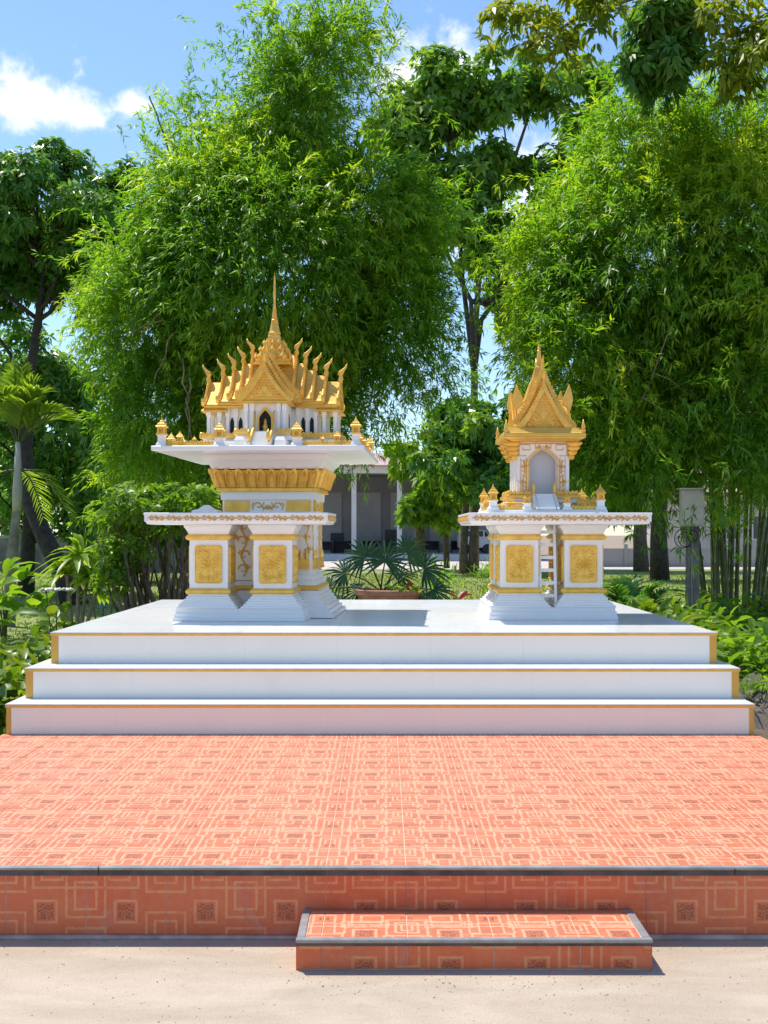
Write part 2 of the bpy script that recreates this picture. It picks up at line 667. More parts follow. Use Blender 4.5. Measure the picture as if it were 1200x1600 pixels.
def lay_tiles(parent, x0, x1, y0, y1, z, mat, v_off=0.0):
    for cs, ce, us, ue in cells(x0, x1):
        y = y0
        while y < y1 - 1e-6:
            ye = min(y + PITCH, y1)
            if ye - y > .012:
                me = tile_mesh(ce - cs, ye - y - GAP, .008, us, ue, v_off, v_off + (ye - y) / PITCH, mat)
                o = link_mesh('tile', me, parent)
                o.location = (cs, y + GAP / 2, z + random.uniform(-.0006, .0006))
            y = ye


def face_tiles(parent, x0, x1, z0, z1, y, mat, v_off):
    for cs, ce, us, ue in cells(x0, x1):
        me = tile_mesh(ce - cs, z1 - z0 - GAP, .008, us, ue, v_off, v_off + (z1 - z0) / PITCH, mat)
        o = link_mesh('riser_tile', me, parent)
        o.rotation_euler = (R(90), 0, 0)
        o.location = (cs, y + random.uniform(-.0006, .0006), z0 + GAP / 2)


terrace = MB().box(TX0 + .004, TX1 - .004, TY0 + .0074, TY1, -.01, TZ - .0022).build('terrace', M['grout'])
tag(terrace, kind='structure')
MB().box(TX0 + .004, TX1 - .004, TY0 + .0066, TY0 + .0073, 0, .2332).build('riser_grout', M['grout_riser'], terrace)
lay_tiles(terrace, TX0, TX1, TY0 + .018, TY1 - .001, TZ, M['terracotta'])
face_tiles(terrace, TX0, TX1, .004, .233, TY0 + .005, M['terracotta_riser'], .106)
nos = MB()
for a, b_ in ((TX0, -1.06), (-1.057, 1.3), (1.303, TX1)):
    nos = MB().box(a, b_, TY0 - .010, TY0 + .017, .2545, TZ + .003)
    nos.build('edge_nosing', M['nosing'], terrace, bevel=.003)
    MB().box(a, b_, TY0 - .004, TY0 + .012, 0.2335, .254).build('edge_dark_face', M['nosing_dark'], terrace)  # dark brown-grey lower face of the edge trim
MB().tube([(TX0, TY0 - .004, .002), (-1.2, TY0 - .006, .004), (0, TY0 - .004, .003), (1.1, TY0 - .007, .004), (TX1, TY0 - .004, .003)],
          [.010, .013, .009, .014, .011], 6).build('mortar_fillet', M['grout_riser'], terrace)

SX0, SX1, SY0, SZ = -.301, .921, 3.893, .108
step = tag(MB().box(SX0 + .004, SX1 - .004, SY0 + .0074, TY0 - .001, -.01, SZ - .0022).build('entry_step', M['grout']), kind='structure')
MB().box(SX0 + .004, SX1 - .004, SY0 + .0066, SY0 + .0073, 0, .0858).build('riser_grout', M['grout_riser'], step)
lay_tiles(step, SX0 + .031, SX1 - .031, SY0 + .020, TY0 - .003, SZ, M['terracotta'], .30)
face_tiles(step, SX0, SX1, .004, .0855, SY0 + .005, M['terracotta_riser'], .42)
MB().box(SX0 - .002, SX1 + .002, SY0 - .008, SY0 + .016, .0965, SZ + .003).build('edge_nosing', M['nosing'], step, bevel=.003)
MB().box(SX0 - .001, SX1 + .001, SY0 - .003, SY0 + .012, 0.086, .096).build('edge_dark_face', M['nosing_dark'], step)  # dark lower face of the step's nosing
for a in (SX0, SX1 - .030):
    MB().box(a, a + .030, SY0 + .020, TY0 - .003, .088, SZ + .0025).build('edge_nosing', M['nosing'], step, bevel=.003)
for a in (SX0 - .002, SX1 - .008):
    MB().box(a, a + .010, SY0 + .006, TY0 - .003, 0, .087).build('end_panel', M['terracotta_riser'], step)
# kerb and drain slab beside the terrace on the right
k_ = MB().box(2.42, 2.60, 4.0, 9.5, -.01, .07).build('kerb', plain('kerb_concrete', (.33, .30, .26), .9, var=.25, scale=5, bump=.4), bevel=.008)
tag(k_, kind='structure')

# ------------------------------------------------------------------ white stepped platform
PZ = .849
plat = thing('stepped_platform', 'white three-tiered marble platform with gold edges carrying both shrines', 'platform', (0, 0, 0))
TIERS = [(-2.338, 2.29, 7.012, 11.75, .264, .450), (-2.297, 2.276, 7.26, 11.55, .450, .643), (-2.212, 2.212, 7.53, 11.30, .643, PZ)]
for i, (x0, x1, y0, y1, z0, z1) in enumerate(TIERS):
    MB().box(x0 + .006, x1 - .006, y0 + .006, y1, (0 if i == 0 else z0 - .02), z1 - .0045).build('tier_core', M['grout_white'], plat)
    sw = .030 if i == 0 else .048
    # riser panels
    n = 7
    xs = [x0 + sw + (x1 - x0 - 2 * sw) * j / n for j in range(n + 1)]
    for j in range(n):
        MB().box(xs[j] + .0002, xs[j + 1] - .0002, y0, y0 + .012, z0 + .001, z1 - .022).build('riser_panel', M['riser_white'], plat)
    for a in (x0, x1 - sw):
        MB().box(a, a + sw - .001, y0 - .001, y0 + .011, z0 + .001, z1 - .022).build('gold_corner_strip', M['gold_check'], plat)
    for a, b_ in ((x0 - .002, x0 + .012), (x1 - .012, x1 + .002)):
        for j in range(6):
            ya = y0 + .012 + (y1 - y0 - .012) * j / 6
            MB().box(a, b_, ya + .001, ya + (y1 - y0 - .012) / 6 - .001, z0 + .001, z1 - .022).build('side_panel', M['riser_white'], plat)
    MB().box(x0 - .006, x1 + .006, y0 - .007, y0 + .012, z1 - .0215, z1 - .0045).build('gold_edge', M['gold_line'], plat)
    for a in (x0 - .0055, x1 - .010):
        MB().box(a, a + .0155, y0 + .013, y1, z1 - .0215, z1 - .0050).build('gold_edge', M['gold_line'], plat)
    # tread slabs, or the top floor of square tiles
    if i < 2:
        yb = TIERS[i + 1][2] + .004
        for j in range(8):
            a = x0 - .006 + (x1 - x0 + .012) * j / 8
            MB().box(a + .0006, a + (x1 - x0 + .012) / 8 - .0006, y0 - .007, yb, z1 - .004, z1).build('tread_slab', M['marble'], plat)
        for s_, xa, xb in ((-1, x0 - .006, TIERS[i + 1][0] + .003), (1, TIERS[i + 1][1] - .003, x1 + .006)):
            if xb - xa > .01:
                MB().box(xa, xb, yb + .001, y1, z1 - .004, z1).build('tread_slab', M['marble'], plat)
    else:
        nx, ny = 7, 6
        for a in range(nx):
            for c in range(ny):
                w_, h_ = (x1 - x0 + .012) / nx, (y1 - y0 + .007) / ny
                xa, ya = x0 - .006 + a * w_, y0 - .007 + c * h_
                MB().box(xa + .0007, xa + w_ - .0007, ya + .0007, ya + h_ - .0007, z1 - .004, z1 + random.uniform(-.0004, .0004)).build('floor_tile', M['marble'], plat)


# ------------------------------------------------------------------ shrine ornament
def relief_panel(parent, w, h, tf, name='gold_panel'):
    """carved gold panel with a moulded rim, a rosette and leaves; local plane faces -y, centre at 0,0"""
    mb = MB()
    mb.tf = tf
    r = .018
    poly = []
    for cx, cz, a0 in ((w / 2 - r, -h / 2 + r, -90), (w / 2 - r, h / 2 - r, 0), (-w / 2 + r, h / 2 - r, 90), (-w / 2 + r, -h / 2 + r, 180)):
        for q in range(4):
            a = R(a0 + 30 * q)
            poly.append((cx + r * math.cos(a), cz + r * math.sin(a)))
    mb.prism(poly, -.010, .004)
    ring = [(x * .965, -.012, z * .975) for x, z in poly]
    ring.append(ring[0])
    mb.tube(ring, .004, 5)
    for q in range(8):
        a = q * PI / 4
        mb.petal((0, 0), a, .062 if q % 2 else .085 * (1 if q in (2, 6) else .8), .030, .010, -.010)
    for q in range(8):
        mb.petal((0, 0), (q + .5) * PI / 4, .040, .018, .012, -.010)
    for sx in (-1, 1):
        for sz in (-1, 1):
            for q in range(3):
                a0 = math.atan2(sz, sx) + (q - 1) * .75
                mb.petal((sx * w * .20, sz * h * .26), a0, .052, .022, .008, -.010)
            sp = []
            for q in range(11):
                rr = .030 * (1 - q / 13)
                a = q * .62
                sp.append((sx * (w * .25 + rr * math.cos(a) * .8), -.011, sz * (h * .12 + rr * math.sin(a))))
            mb.tube(sp, [.004] * 10 + [.001], 4)
    for sz in (-1, 1):
        for q in range(3):
            mb.petal((0, sz * h * .27), sz * PI / 2 + (q - 1) * .7, .048, .020, .008, -.010)
    return mb.build(name, M['gold'], parent)


def scroll_band(mb, x0, x1, zc, h, y, unit=.13, r=.0062):
    """running vine scroll in relief on a plane facing -y"""
    n = max(1, round((x1 - x0) / unit))
    u = (x1 - x0) / n
    main = []
    for i in range(n * 8 + 1):
        x = x0 + u * i / 8
        main.append((x, y - .002, zc + h * .16 * math.sin(i / 8 * PI * 2)))
    mb.tube(main, r * .8, 4)
    for i in range(n):
        for s in (-1, 1):
            cx = x0 + u * (i + (.28 if s > 0 else .76))
            sp = []
            for q in range(12):
                a = q * .58
                rr = h * .36 * (1 - q / 14)
                sp.append((cx + rr * 1.35 * math.cos(a + PI / 2) * s, y - .003, zc - s * h * .02 + s * rr * math.sin(a + PI / 2)))
            mb.tube(sp, [r * (1 - .06 * q) for q in range(12)], 4)
            for q in range(3):
                mb.petal((cx + s * u * .10, zc + s * h * .10), (.9 - .75 * q) * s + (0 if s > 0 else PI), u * .26, h * .22, .006, y)


def scroll_tall(mb, xc, z0, z1, w, y, r=.005, mirror=1):
    n = max(2, round((z1 - z0) / .11))
    u = (z1 - z0) / n
    main = [(xc + mirror * w * .22 * math.sin(i / 6 * PI), y - .002, z0 + u * i / 6) for i in range(n * 6 + 1)]
    mb.tube(main, r * .9, 4)
    for i in range(n):
        s = mirror * (1 if i % 2 else -1)
        sp = []
        for q in range(11):
            a = q * .6
            rr = w * .38 * (1 - q / 13)
            sp.append((xc + s * (w * .06 + rr * math.cos(a) * .9), y - .003, z0 + u * (i + .5) + rr * math.sin(a)))
        mb.tube(sp, [r * (1 - .06 * q) for q in range(11)], 4)
        for q in range(3):
            mb.petal((xc - s * w * .12, z0 + u * (i + .45)), PI / 2 + s * (.9 - .5 * q), u * .55, w * .18, .007, y)


def lotus_band(parent, hb, ht, z0, z1, n, name='lotus_band', sides=4, hyb=None, hyt=None):
    """flaring gold band of upright pointed petals on every face"""
    core = MB().stack([(hb - .004, (hyb or hb) - .004, z0), (hb + .010, (hyb or hb) + .010, z0), (hb + .010, (hyb or hb) + .010, z0 + (z1 - z0) * .16),
                       (hb, hyb or hb, z0 + (z1 - z0) * .17), (hb * .6 + ht * .4, (hyb or hb) * .6 + (hyt or ht) * .4, z0 + (z1 - z0) * .6), (ht - .006, (hyt or ht) - .006, z1 - .008)])
    o = core.build(name, M['gold'], parent)
    for k in range(sides):
        ang = (0, 90, -90, 180)[k]
        hw_b = hb if k in (0, 3) else (hyb or hb)
        hw_t = ht if k in (0, 3) else (hyt or ht)
        off_b = (hyb or hb) if k in (0, 3) else hb
        off_t = (hyt or ht) if k in (0, 3) else ht
        mb = MB()
        mb.tf = Matrix.Rotation(R(ang), 4, 'Z')
        zb = z0 + (z1 - z0) * .17
        H = z1 - zb

        def P(u, v, dpt):
            """u -1..1 over the face, v 0..1 up"""
            hw = hw_b + (hw_t - hw_b) * v ** 1.6
            oy = off_b + (off_t - off_b) * v ** 1.6
            return (u * hw, -oy - dpt, zb + H * v)
        for i in range(n):
            c = -1 + (2 * i + 1) / n
            hw = .90 / n
            out = [(-1, .0), (-1, .70), (-.78, .86), (-.4, .96), (0, 1.04), (.4, .96), (.78, .86), (1, .70), (1, 0)]
            inn = [(a * .62, b * .80 + .03) for a, b in out]
            V = [P(c + a * hw, b, .012) for a, b in out] + [P(c + a * hw, b, .032) for a, b in inn] + [P(c + a * hw * .8, b * .97, .012) for a, b in inn]
            V += [P(c + a * hw, b, -.006) for a, b in out]
            m = len(out)
            Fc = []
            for j in range(m - 1):
                Fc.append((j, j + 1, m + j + 1, m + j))
                Fc.append((m + j, m + j + 1, 2 * m + j + 1, 2 * m + j))
                Fc.append((3 * m + j, 3 * m + j + 1, j + 1, j))
            Fc.append(tuple(range(2 * m, 3 * m)))
            mb.add(V, Fc)
        mb.build('petal_row', M['gold'], o)
    return o


def _pavilion_mesh():
    mb = MB()
    mb.stack([(.040, .040, 0), (.040, .040, .010), (.034, .034, .010), (.034, .034, .016)])
    for sx in (-1, 1):
        for sy in (-1, 1):
            mb.stack([(.008, .008, .016), (.007, .007, .058)], (sx * .024, sy * .024))
    mb.stack([(.014, .014, .016), (.014, .014, .058)])
    for a in range(4):
        mb.tf = Matrix.Rotation(a * PI / 2, 4, 'Z')
        mb.prism([(-.017, .046), (.017, .046), (.017, .060), (-.017, .060)], -.031, -.024)
    mb.tf = None
    mb.stack([(.034, .034, .058), (.043, .043, .062), (.043, .043, .068), (.034, .034, .076), (.032, .032, .084), (.024, .024, .096), (.020, .020, .098),
              (.014, .014, .108), (.013, .013, .112), (.006, .006, .118)])
    mb.lathe([(.006, .116), (.009, .122), (.004, .127), (.006, .131), (.001, .146)], 8)
    me_o = mb.build('miniature_pavilion', M['gold'])
    me = me_o.data
    bpy.data.objects.remove(me_o)
    return me


PAV = _pavilion_mesh()


def pavilion(parent, x, y, z, s=1.0):
    o = link_mesh('miniature_pavilion', PAV, parent, (x, y, z))
    o.scale = (s, s, s)
    return o


def post(parent, x, y, z, h, w=.052):
    MB().stack([(w * .72, w * .72, z), (w * .72, w * .72, z + h * .18), (w * .5, w * .5, z + h * .45), (w * .5, w * .5, z + h * .88),
                (w * .62, w * .62, z + h * .94), (w * .62, w * .62, z + h)], (x, y)).build('corner_post', M['white_trim'], parent)


def rail(parent, x0, x1, y0, y1, z, h=.034):
    mb = MB()
    mb.box(x0, x1, y0, y1, z, z + h)
    along_x = (x1 - x0) > (y1 - y0)
    n = max(2, int(((x1 - x0) if along_x else (y1 - y0)) / .028))
    for i in range(n):
        if along_x:
            c = x0 + (x1 - x0) * (i + .5) / n
            mb.stack([(.009, .006, z + h - .001), (.010, .006, z + h + .006), (.002, .002, z + h + .013)], (c, (y0 + y1) / 2))
            mb.petal((c, z + h * .15), PI / 2, h * .8, .022, .006, y0)
        else:
            c = y0 + (y1 - y0) * (i + .5) / n
            mb.stack([(.006, .009, z + h - .001), (.006, .010, z + h + .006), (.002, .002, z + h + .013)], ((x0 + x1) / 2, c))
    return mb.build('gold_rail', M['gold'], parent)


def gable_z(t, ze, zr):
    return ze + (zr - ze) * (.62 * (1 - t) ** 1.75 + .38 * (1 - t))


def roof_wing(parent, tf, y0, y1, w, ze, zr, fin=1.0, relief=True, board=.018, curls=True):
    """gabled roof, ridge along y, its carved gable end at y0 (towards -y)"""
    N = 9
    ts = [i / N for i in range(N + 1)]
    right = [(w * t, gable_z(t, ze, zr)) for t in ts]
    poly = [(-w, ze - .012), (w, ze - .012)] + right[::-1] + [(-x, z) for x, z in right[1:]]
    mb = MB()
    mb.tf = tf
    mb.prism(poly, y0 + .012, y1)
    mb.box(-w - .006, w + .006, y0 + .004, y1, ze - .030, ze - .0125)
    roof = mb.build('roof', M['gold_roof'], parent)
    # bargeboard with flame edge
    bb = MB()
    bb.tf = tf
    for s in (-1, 1):
        outer = [(s * (w * 1.03 * t), gable_z(t, ze, zr) + board * .9) for t in ts]
        inner = [(s * (w * .97 * t), gable_z(t, ze, zr) - board * (1.0 + .5 * (1 - t))) for t in ts]
        inner[0] = (0, zr - board * 2.2)
        bb.prism(outer + inner[::-1], y0 - .012, y0 + .016)
        for i in range(N * 2 - 1):
            t = (i + 1) / (N * 2)
            x, z = s * w * 1.03 * t, gable_z(t, ze, zr) + board * .9
            sl = math.atan2(gable_z(t + .02, ze, zr) - gable_z(t - .02, ze, zr), .04 * w)
            nx, nz = -math.sin(sl) * s, math.cos(sl)
            tx, tz = math.cos(sl) * s, math.sin(sl)
            k = .0075 * fin
            tip = (x + nx * k * 2.2 - tx * k * .9, z + nz * k * 2.2 - tz * k * .9)
            bb.prism([(x - tx * k, z - tz * k), (x + tx * k, z + tz * k), tip], y0 - .007, y0 + .008)
        if curls:
            x, z = s * w * 1.03, ze
            f = .75 * fin
            bb.prism([(x - s * .020 * f, z - .014), (x + s * .020 * f, z - .010), (x + s * .040 * f, z + .012), (x + s * .036 * f, z + .05 * f), (x + s * .026 * f, z + .030 * f), (x + s * .012 * f, z + .022 * f)], y0 - .014, y0 + .012)
    bb.build('bargeboard', M['gold'], roof)
    if relief:
        pm = MB()
        pm.tf = tf
        hgt = zr - ze
        pm.petal((0, ze + hgt * .18), PI / 2, hgt * .42, w * .28, .010, y0 + .011)
        for s in (-1, 1):
            for q in range(3):
                pm.petal((s * w * .04, ze + hgt * .14), PI / 2 - s * (.55 + .42 * q), hgt * (.34 - .02 * q), w * .16, .008, y0 + .011)
            for q in range(2):
                pm.petal((s * w * (.30 + .2 * q), ze + hgt * .05), PI / 2 - s * .3, hgt * .16, w * .12, .007, y0 + .011)
        pm.build('gable_relief', M['gold'], roof)
    # horn finial on the ridge end
    fm = MB()
    fm.tf = tf
    f = fin
    z0 = zr + board * .6
    path = [(0, y0 + .004, z0 - .012), (0, y0 - .004 * f, z0 + .014 * f), (0, y0 - .001, z0 + .030 * f), (0, y0 + .002, z0 + .042 * f), (0, y0 - .006 * f, z0 + .056 * f),
            (0, y0 - .020 * f, z0 + .072 * f), (0, y0 - .038 * f, z0 + .094 * f), (0, y0 - .046 * f, z0 + .118 * f)]
    fm.tube(path, [.019 * f, .016 * f, .011 * f, .018 * f, .018 * f, .011 * f, .008 * f, .0008], 6)
    fm.tube([(0, y0 - .004 * f, z0 + .058 * f), (0, y0 + .014 * f, z0 + .064 * f)], [.011 * f, .001], 5)
    fm.tube([(0, y0 - .003 * f, z0 + .020 * f), (0, y0 - .018 * f, z0 + .028 * f)], [.007 * f, .001], 5)
    fm.build('finial', M['gold'], roof, smooth='all')
    return roof


ROT = {0: Matrix.Identity(4), 'L': Matrix.Rotation(-PI / 2, 4, 'Z'), 'R': Matrix.Rotation(PI / 2, 4, 'Z'), 'B': Matrix.Rotation(PI, 4, 'Z')}


def arch_pts(a, zs, za, n=7):
    """pointed arch from right springing over the apex to the left"""
    pts = []
    for i in range(n + 1):
        t = i / n
        pts.append((a * (1 - t ** 1.35), zs + (za - zs) * (1 - (1 - t) ** 1.15)))
    return pts + [(-x, z) for x, z in pts[-2::-1]]


def pedestal(parent, cx, cy, w=.292, flare=.085, panels='FLR'):
    h = w / 2
    z = [0, .20, .24, .61, .655, .725]
    mb = MB()
    st = []
    nst = 6
    for i in range(nst):
        e = flare * (1 - i / nst) ** 1.25
        za, zb = .095 + .105 * i / nst, .095 + .105 * (i + 1) / nst
        st += [(h + e, h + e, za), (h + e * .97, h + e * .97, zb)]
    mb.stack(st + [(h + .004, h + .004, .20), (h + .004, h + .004, .24), (h, h, .24), (h, h, .61), (h + .006, h + .006, .61), (h + .006, h + .006, .655),
                   (h + .010, h + .010, .66), (h + .014, h + .014, .675), (h + .030, h + .030, .700), (h + .036, h + .036, .705), (h + .036, h + .036, .7245)], (cx, cy))
    ped = mb.build('pedestal', M['white'], parent, bevel=.002)
    for za, zb in ((.197, .243), (.608, .652)):
        g = (h + .026)
        MB().stack([(h + .006, h + .006, za), (g * .97, g * .97, za + .006), (g, g, za + .016), (g, g, zb - .016), (h + .012, h + .012, zb - .004), (h + .010, h + .010, zb)], (cx, cy)).build('gold_collar', M['gold'], ped)
    for f in panels:
        ang = {'F': 0, 'L': -90, 'R': 90}[f]
        tf = Matrix.Translation((cx, cy, .424)) @ Matrix.Rotation(R(ang), 4, 'Z') @ Matrix.Translation((0, -h, 0))
        relief_panel(ped, .206, .286, tf)
    return ped


def table_slab(parent, x0, x1, y0, y1, z0, z1, name='table_top', sides='FLR'):
    cx, cy, hx, hy = (x0 + x1) / 2, (y0 + y1) / 2, (x1 - x0) / 2, (y1 - y0) / 2
    H = z1 - z0
    slab = MB().stack([(hx - .045, hy - .045, z0), (hx - .018, hy - .018, z0 + .004), (hx - .014, hy - .014, z0 + H * .22), (hx - .004, hy - .004, z0 + H * .26), (hx - .004, hy - .004, z0 + H * .78),
                       (hx, hy, z0 + H * .82), (hx, hy, z1 - .004), (hx - .003, hy - .003, z1)], (cx, cy)).build(name, M['white'], parent, bevel=.0015)
    for f in sides:
        mb = MB()
        ang = {'F': 0, 'L': -90, 'R': 90}[f]
        L, off = (hx, hy) if f == 'F' else (hy, hx)
        mb.tf = Matrix.Translation((cx, cy, 0)) @ Matrix.Rotation(R(ang), 4, 'Z') @ Matrix.Translation((0, -off + .004, 0))
        scroll_band(mb, -L + .03, L - .03, z0 + H * .52, H * .56, 0, .13)
        mb.build('gold_scroll', M['gold_line'], slab)
    return slab


# ------------------------------------------------------------------ main shrine on the left
YAW = -R(3.1)
shr = thing('spirit_shrine', 'tall white and gold shrine with needle spire and many-horned temple roof', 'shrine', (-.90, 9.32, PZ), YAW)


def build_main_shrine(S):
    # stepped base
    rings = []
    for i in range(7):
        e = .545 - .150 * (i / 7) ** .8
        z = .004 + .205 * (i / 7)
        rings += [(e, e, z), (e - .004, e - .004, z + .205 / 7)]
    MB().stack(rings).build('base', M['white'], S, bevel=.002)
    b = MB().stack([(.39, .39, .2095), (.405, .405, .212), (.41, .41, .228), (.40, .40, .244), (.385, .385, .247)]).build('gold_band', M['gold'], S)
    mb = MB()
    for a in (0, 90, -90):
        mb.tf = Matrix.Rotation(R(a), 4, 'Z')
        for i in range(16):
            mb.petal((-.36 + i * .048, .215), PI / 2, .026, .034, .010, -.405)
    mb.build('petal_row', M['gold'], b)
    # shaft: redented pillar
    shaft = MB().stack([(.385, .385, .2475), (.385, .385, .285), (.365, .365, .29), (.365, .365, .33), (.352, .352, .335), (.352, .352, .78), (.365, .365, .785), (.365, .365, .828),
                        (.358, .358, .83), (.358, .358, .922), (.372, .372, .925), (.375, .375, .988)]).build('shaft', M['white'], S, bevel=.002)
    for a in (0, 90, -90):
        T = Matrix.Rotation(R(a), 4, 'Z')
        # gold corner blocks with petals low on the shaft
        for s in (-1, 1):
            mb = MB()
            mb.tf = T
            xa = s * .215
            mb.box(xa - .115, xa + .115, -.372, -.3515, .375, .455)
            for i in range(5):
                mb.petal((xa - .092 + i * .046, .445), PI / 2, .090, .046, .012, -.362)
            mb.box(xa - .118, xa + .118, -.377, -.3725, .375, .392)
            mb.box(xa - .118, xa + .118, -.377, -.3725, .436, .448)
            mb.build('gold_lotus_block', M['gold'], shaft)
            mb = MB()
            mb.tf = T
            xb = s * .245
            mb.box(xb - .100, xb + .100, -.366, -.3575, .836, .917)
            mb.build('gold_block', M['gold'], shaft)
            mb = MB()
            mb.tf = T
            scroll_tall(mb, s * .315, .47, .77, .06, -.352, mirror=s)
            mb.build('gold_scroll', M['gold_line'], shaft)
        mb = MB()
        mb.tf = T
        mb.box(-.09, .09, -.368, -.3515, .345, .775)
        cp = mb.build('centre_panel', M['white'], shaft)
        mb = MB()
        mb.tf = T
        scroll_tall(mb, -.035, .36, .765, .085, -.368, r=.006)
        scroll_tall(mb, .045, .36, .765, .085, -.368, r=.006, mirror=-1)
        mb.build('gold_scroll', M['gold_line'], cp)
        mb = MB()
        mb.tf = T
        for s in (-1, 1):
            sp = [(s * (.075 + .035 * (1 - q / 12) * math.cos(q * .6)), -.362, .876 + .034 * (1 - q / 12) * math.sin(q * .6)) for q in range(11)]
            mb.tube(sp, .005, 4)
            mb.tube([(s * .03, -.362, .842), (s * .045, -.362, .872), (s * .028, -.362, .908)], .005, 4)
            mb.tube([(s * .112, -.362, .848), (s * .125, -.362, .88), (s * .115, -.362, .908)], .005, 4)
        for q in range(5):
            mb.petal((0, .846), PI / 2 + (q - 2) * .5, .05, .02, .008, -.358)
        mb.build('gold_scroll', M['gold_line'], shaft)
    gp = MB().box(-.262, -.105, -.392, -.3725, .29, .775).build('scroll_panel', M['white'], shaft)
    mb = MB()
    scroll_tall(mb, -.185, .32, .765, .120, -.392, r=.0075)
    mb.build('gold_scroll', M['gold_line'], gp)
    # lotus capital, cornice, upper table
    lotus_band(S, .392, .450, .9885, 1.165, 10)
    MB().stack([(.435, .435, 1.1655), (.445, .445, 1.19), (.462, .462, 1.215), (.490, .490, 1.24), (.500, .500, 1.262), (.500, .500, 1.2785)]).build('cornice', M['white'], S, bevel=.0015)
    MB().stack([(.790, .865, 1.279), (.800, .875, 1.283), (.800, .875, 1.312), (.796, .871, 1.316)]).build('upper_table', M['white'], S)
    zt = 1.316
    # rim: posts, pavilions, low gold rails
    for sx in (-1, 1):
        post(S, sx * .735, -.805, zt, .085)
        pavilion(S, sx * .735, -.805, zt + .085, .95)
        post(S, sx * .735, .805, zt, .085)
        pavilion(S, sx * .735, .805, zt + .085, .95)
        post(S, sx * .292, -.805, zt, .06, .06)
        pavilion(S, sx * .292, -.805, zt + .060, .95)
        xa, xb = sorted((sx * .70, sx * .335))
        rail(S, xa, xb, -.83, -.795, zt + .0005, .030)
        pavilion(S, sx * .595, -.812, zt + .030, .62)
        pavilion(S, sx * .485, -.812, zt + .030, .34)
        xa, xb = sorted((sx * .755, sx * .720))
        rail(S, xa, xb, -.765, .765, zt + .0005, .030)
        for yy, sc in ((-.50, .75), (-.15, .85), (.22, .75), (.52, .6)):
            pavilion(S, sx * .737, yy, zt + .030, sc)
    rail(S, -.70, .70, .795, .83, zt + .0005, .030)
    # stage under the temple
    MB().stack([(.60, .50, zt + .0005), (.60, .50, zt + .035), (.575, .475, zt + .037), (.575, .475, zt + .062)]).build('stage', M['white_trim'], S, bevel=.0015)
    z1 = zt + .0625
    MB().stack([(.545, .235, z1), (.545, .235, z1 + .035), (.535, .225, z1 + .036), (.535, .225, z1 + .072)]).build('stage_wing', M['white_trim'], S, bevel=.0015)
    MB().stack([(.215, .17, z1 + .0005), (.215, .17, z1 + .0355), (.205, .16, z1 + .036), (.205, .16, z1 + .0725)], (0, -.406)).build('stage_porch', M['white_trim'], S, bevel=.0015)
    z2 = z1 + .073
    for xa, xb, ya, yb in ((-.555, -.225, -.252, -.232), (.225, .555, -.252, -.232), (-.57, -.55, -.252, .252), (.55, .57, -.252, .252), (-.555, .555, .232, .252),
                           (-.235, -.215, -.560, -.255), (.215, .235, -.560, -.255), (-.213, -.10, -.585, -.567), (.10, .213, -.585, -.567)):
        rail(S, xa, xb, ya, yb, z2 - .028, .036)
    # temple walls
    body = MB().box(-.37, .37, -.145, .145, z2, 1.70).build('temple_wall', M['white_trim'], S)
    for s in (-1, 1):
        for yy in (-.147,):
            for xx in (.255, .325):
                wm = MB().prism([(s * xx - .016, z2 + .012), (s * xx + .016, z2 + .012)] + [(s * xx + a, b_) for a, b_ in arch_pts(.016, z2 + .11, z2 + .150)], yy, yy + .004)
                wm.build('window', M['dark'], body)
            for xx in (.215, .290, .358):
                MB().stack([(.017, .010, z2), (.017, .010, z2 + .012), (.012, .008, z2 + .016), (.012, .008, z2 + .15), (.018, .012, z2 + .165), (.018, .012, 1.688)], (s * xx, yy - .010)).build('pilaster', M['white_trim'], body)
        # open end porches on columns
        for xx in (.425, .515):
            for yy in (-.150, 0, .150):
                MB().stack([(.020, .020, z2), (.020, .020, z2 + .012), (.014, .014, z2 + .018), (.013, .013, z2 + .15), (.019, .019, z2 + .165), (.019, .019, 1.672)], (s * xx, yy)).build('column', M['white_trim'], S)
        MB().box(min(s * .372, s * .535), max(s * .372, s * .535), -.168, .168, 1.6725, 1.70).build('porch_beam', M['gold'], S)
        sk = MB()
        sk.stack([(.105, .205, 1.640), (.105, .205, 1.652), (.085, .185, 1.672)], (s * .463, 0))
        sk.build('skirt_roof', M['gold_roof'], S)
    pw = MB().box(-.165, .165, -.470, -.1455, z2, 1.70).build('porch_wall', M['white_trim'], S)
    for xx in (-.150, -.105, .105, .150):
        MB().stack([(.017, .012, z2), (.017, .012, z2 + .012), (.012, .009, z2 + .016), (.012, .009, z2 + .16), (.018, .012, z2 + .175), (.018, .012, 1.69)], (xx, -.482)).build('pilaster', M['white_trim'], pw)
    MB().prism([(-.050, z2), (.050, z2)] + arch_pts(.050, z2 + .105, z2 + .172), -.475, -.4705).build('door_recess', M['dark'], pw)
    ap = arch_pts(.062, z2 + .105, z2 + .192)
    ai = arch_pts(.047, z2 + .105, z2 + .168)
    MB().prism([(.062, z2)] + ap + [(-.062, z2), (-.047, z2)] + ai[::-1] + [(.047, z2)], -.492, -.4755).build('door_frame', M['gold'], pw)
    # seated figure niche figure: small gilded image in the doorway
    MB().lathe([(.020, 0), (.022, .010), (.012, .016), (.020, .024), (.022, .034), (.014, .055), (.010, .062), (.013, .072), (.009, .084), (.002, .100)], 10, (0, -.476, z2 + .005)).build('gilded_image', M['gold'], pw, smooth='all')
    mb = MB()
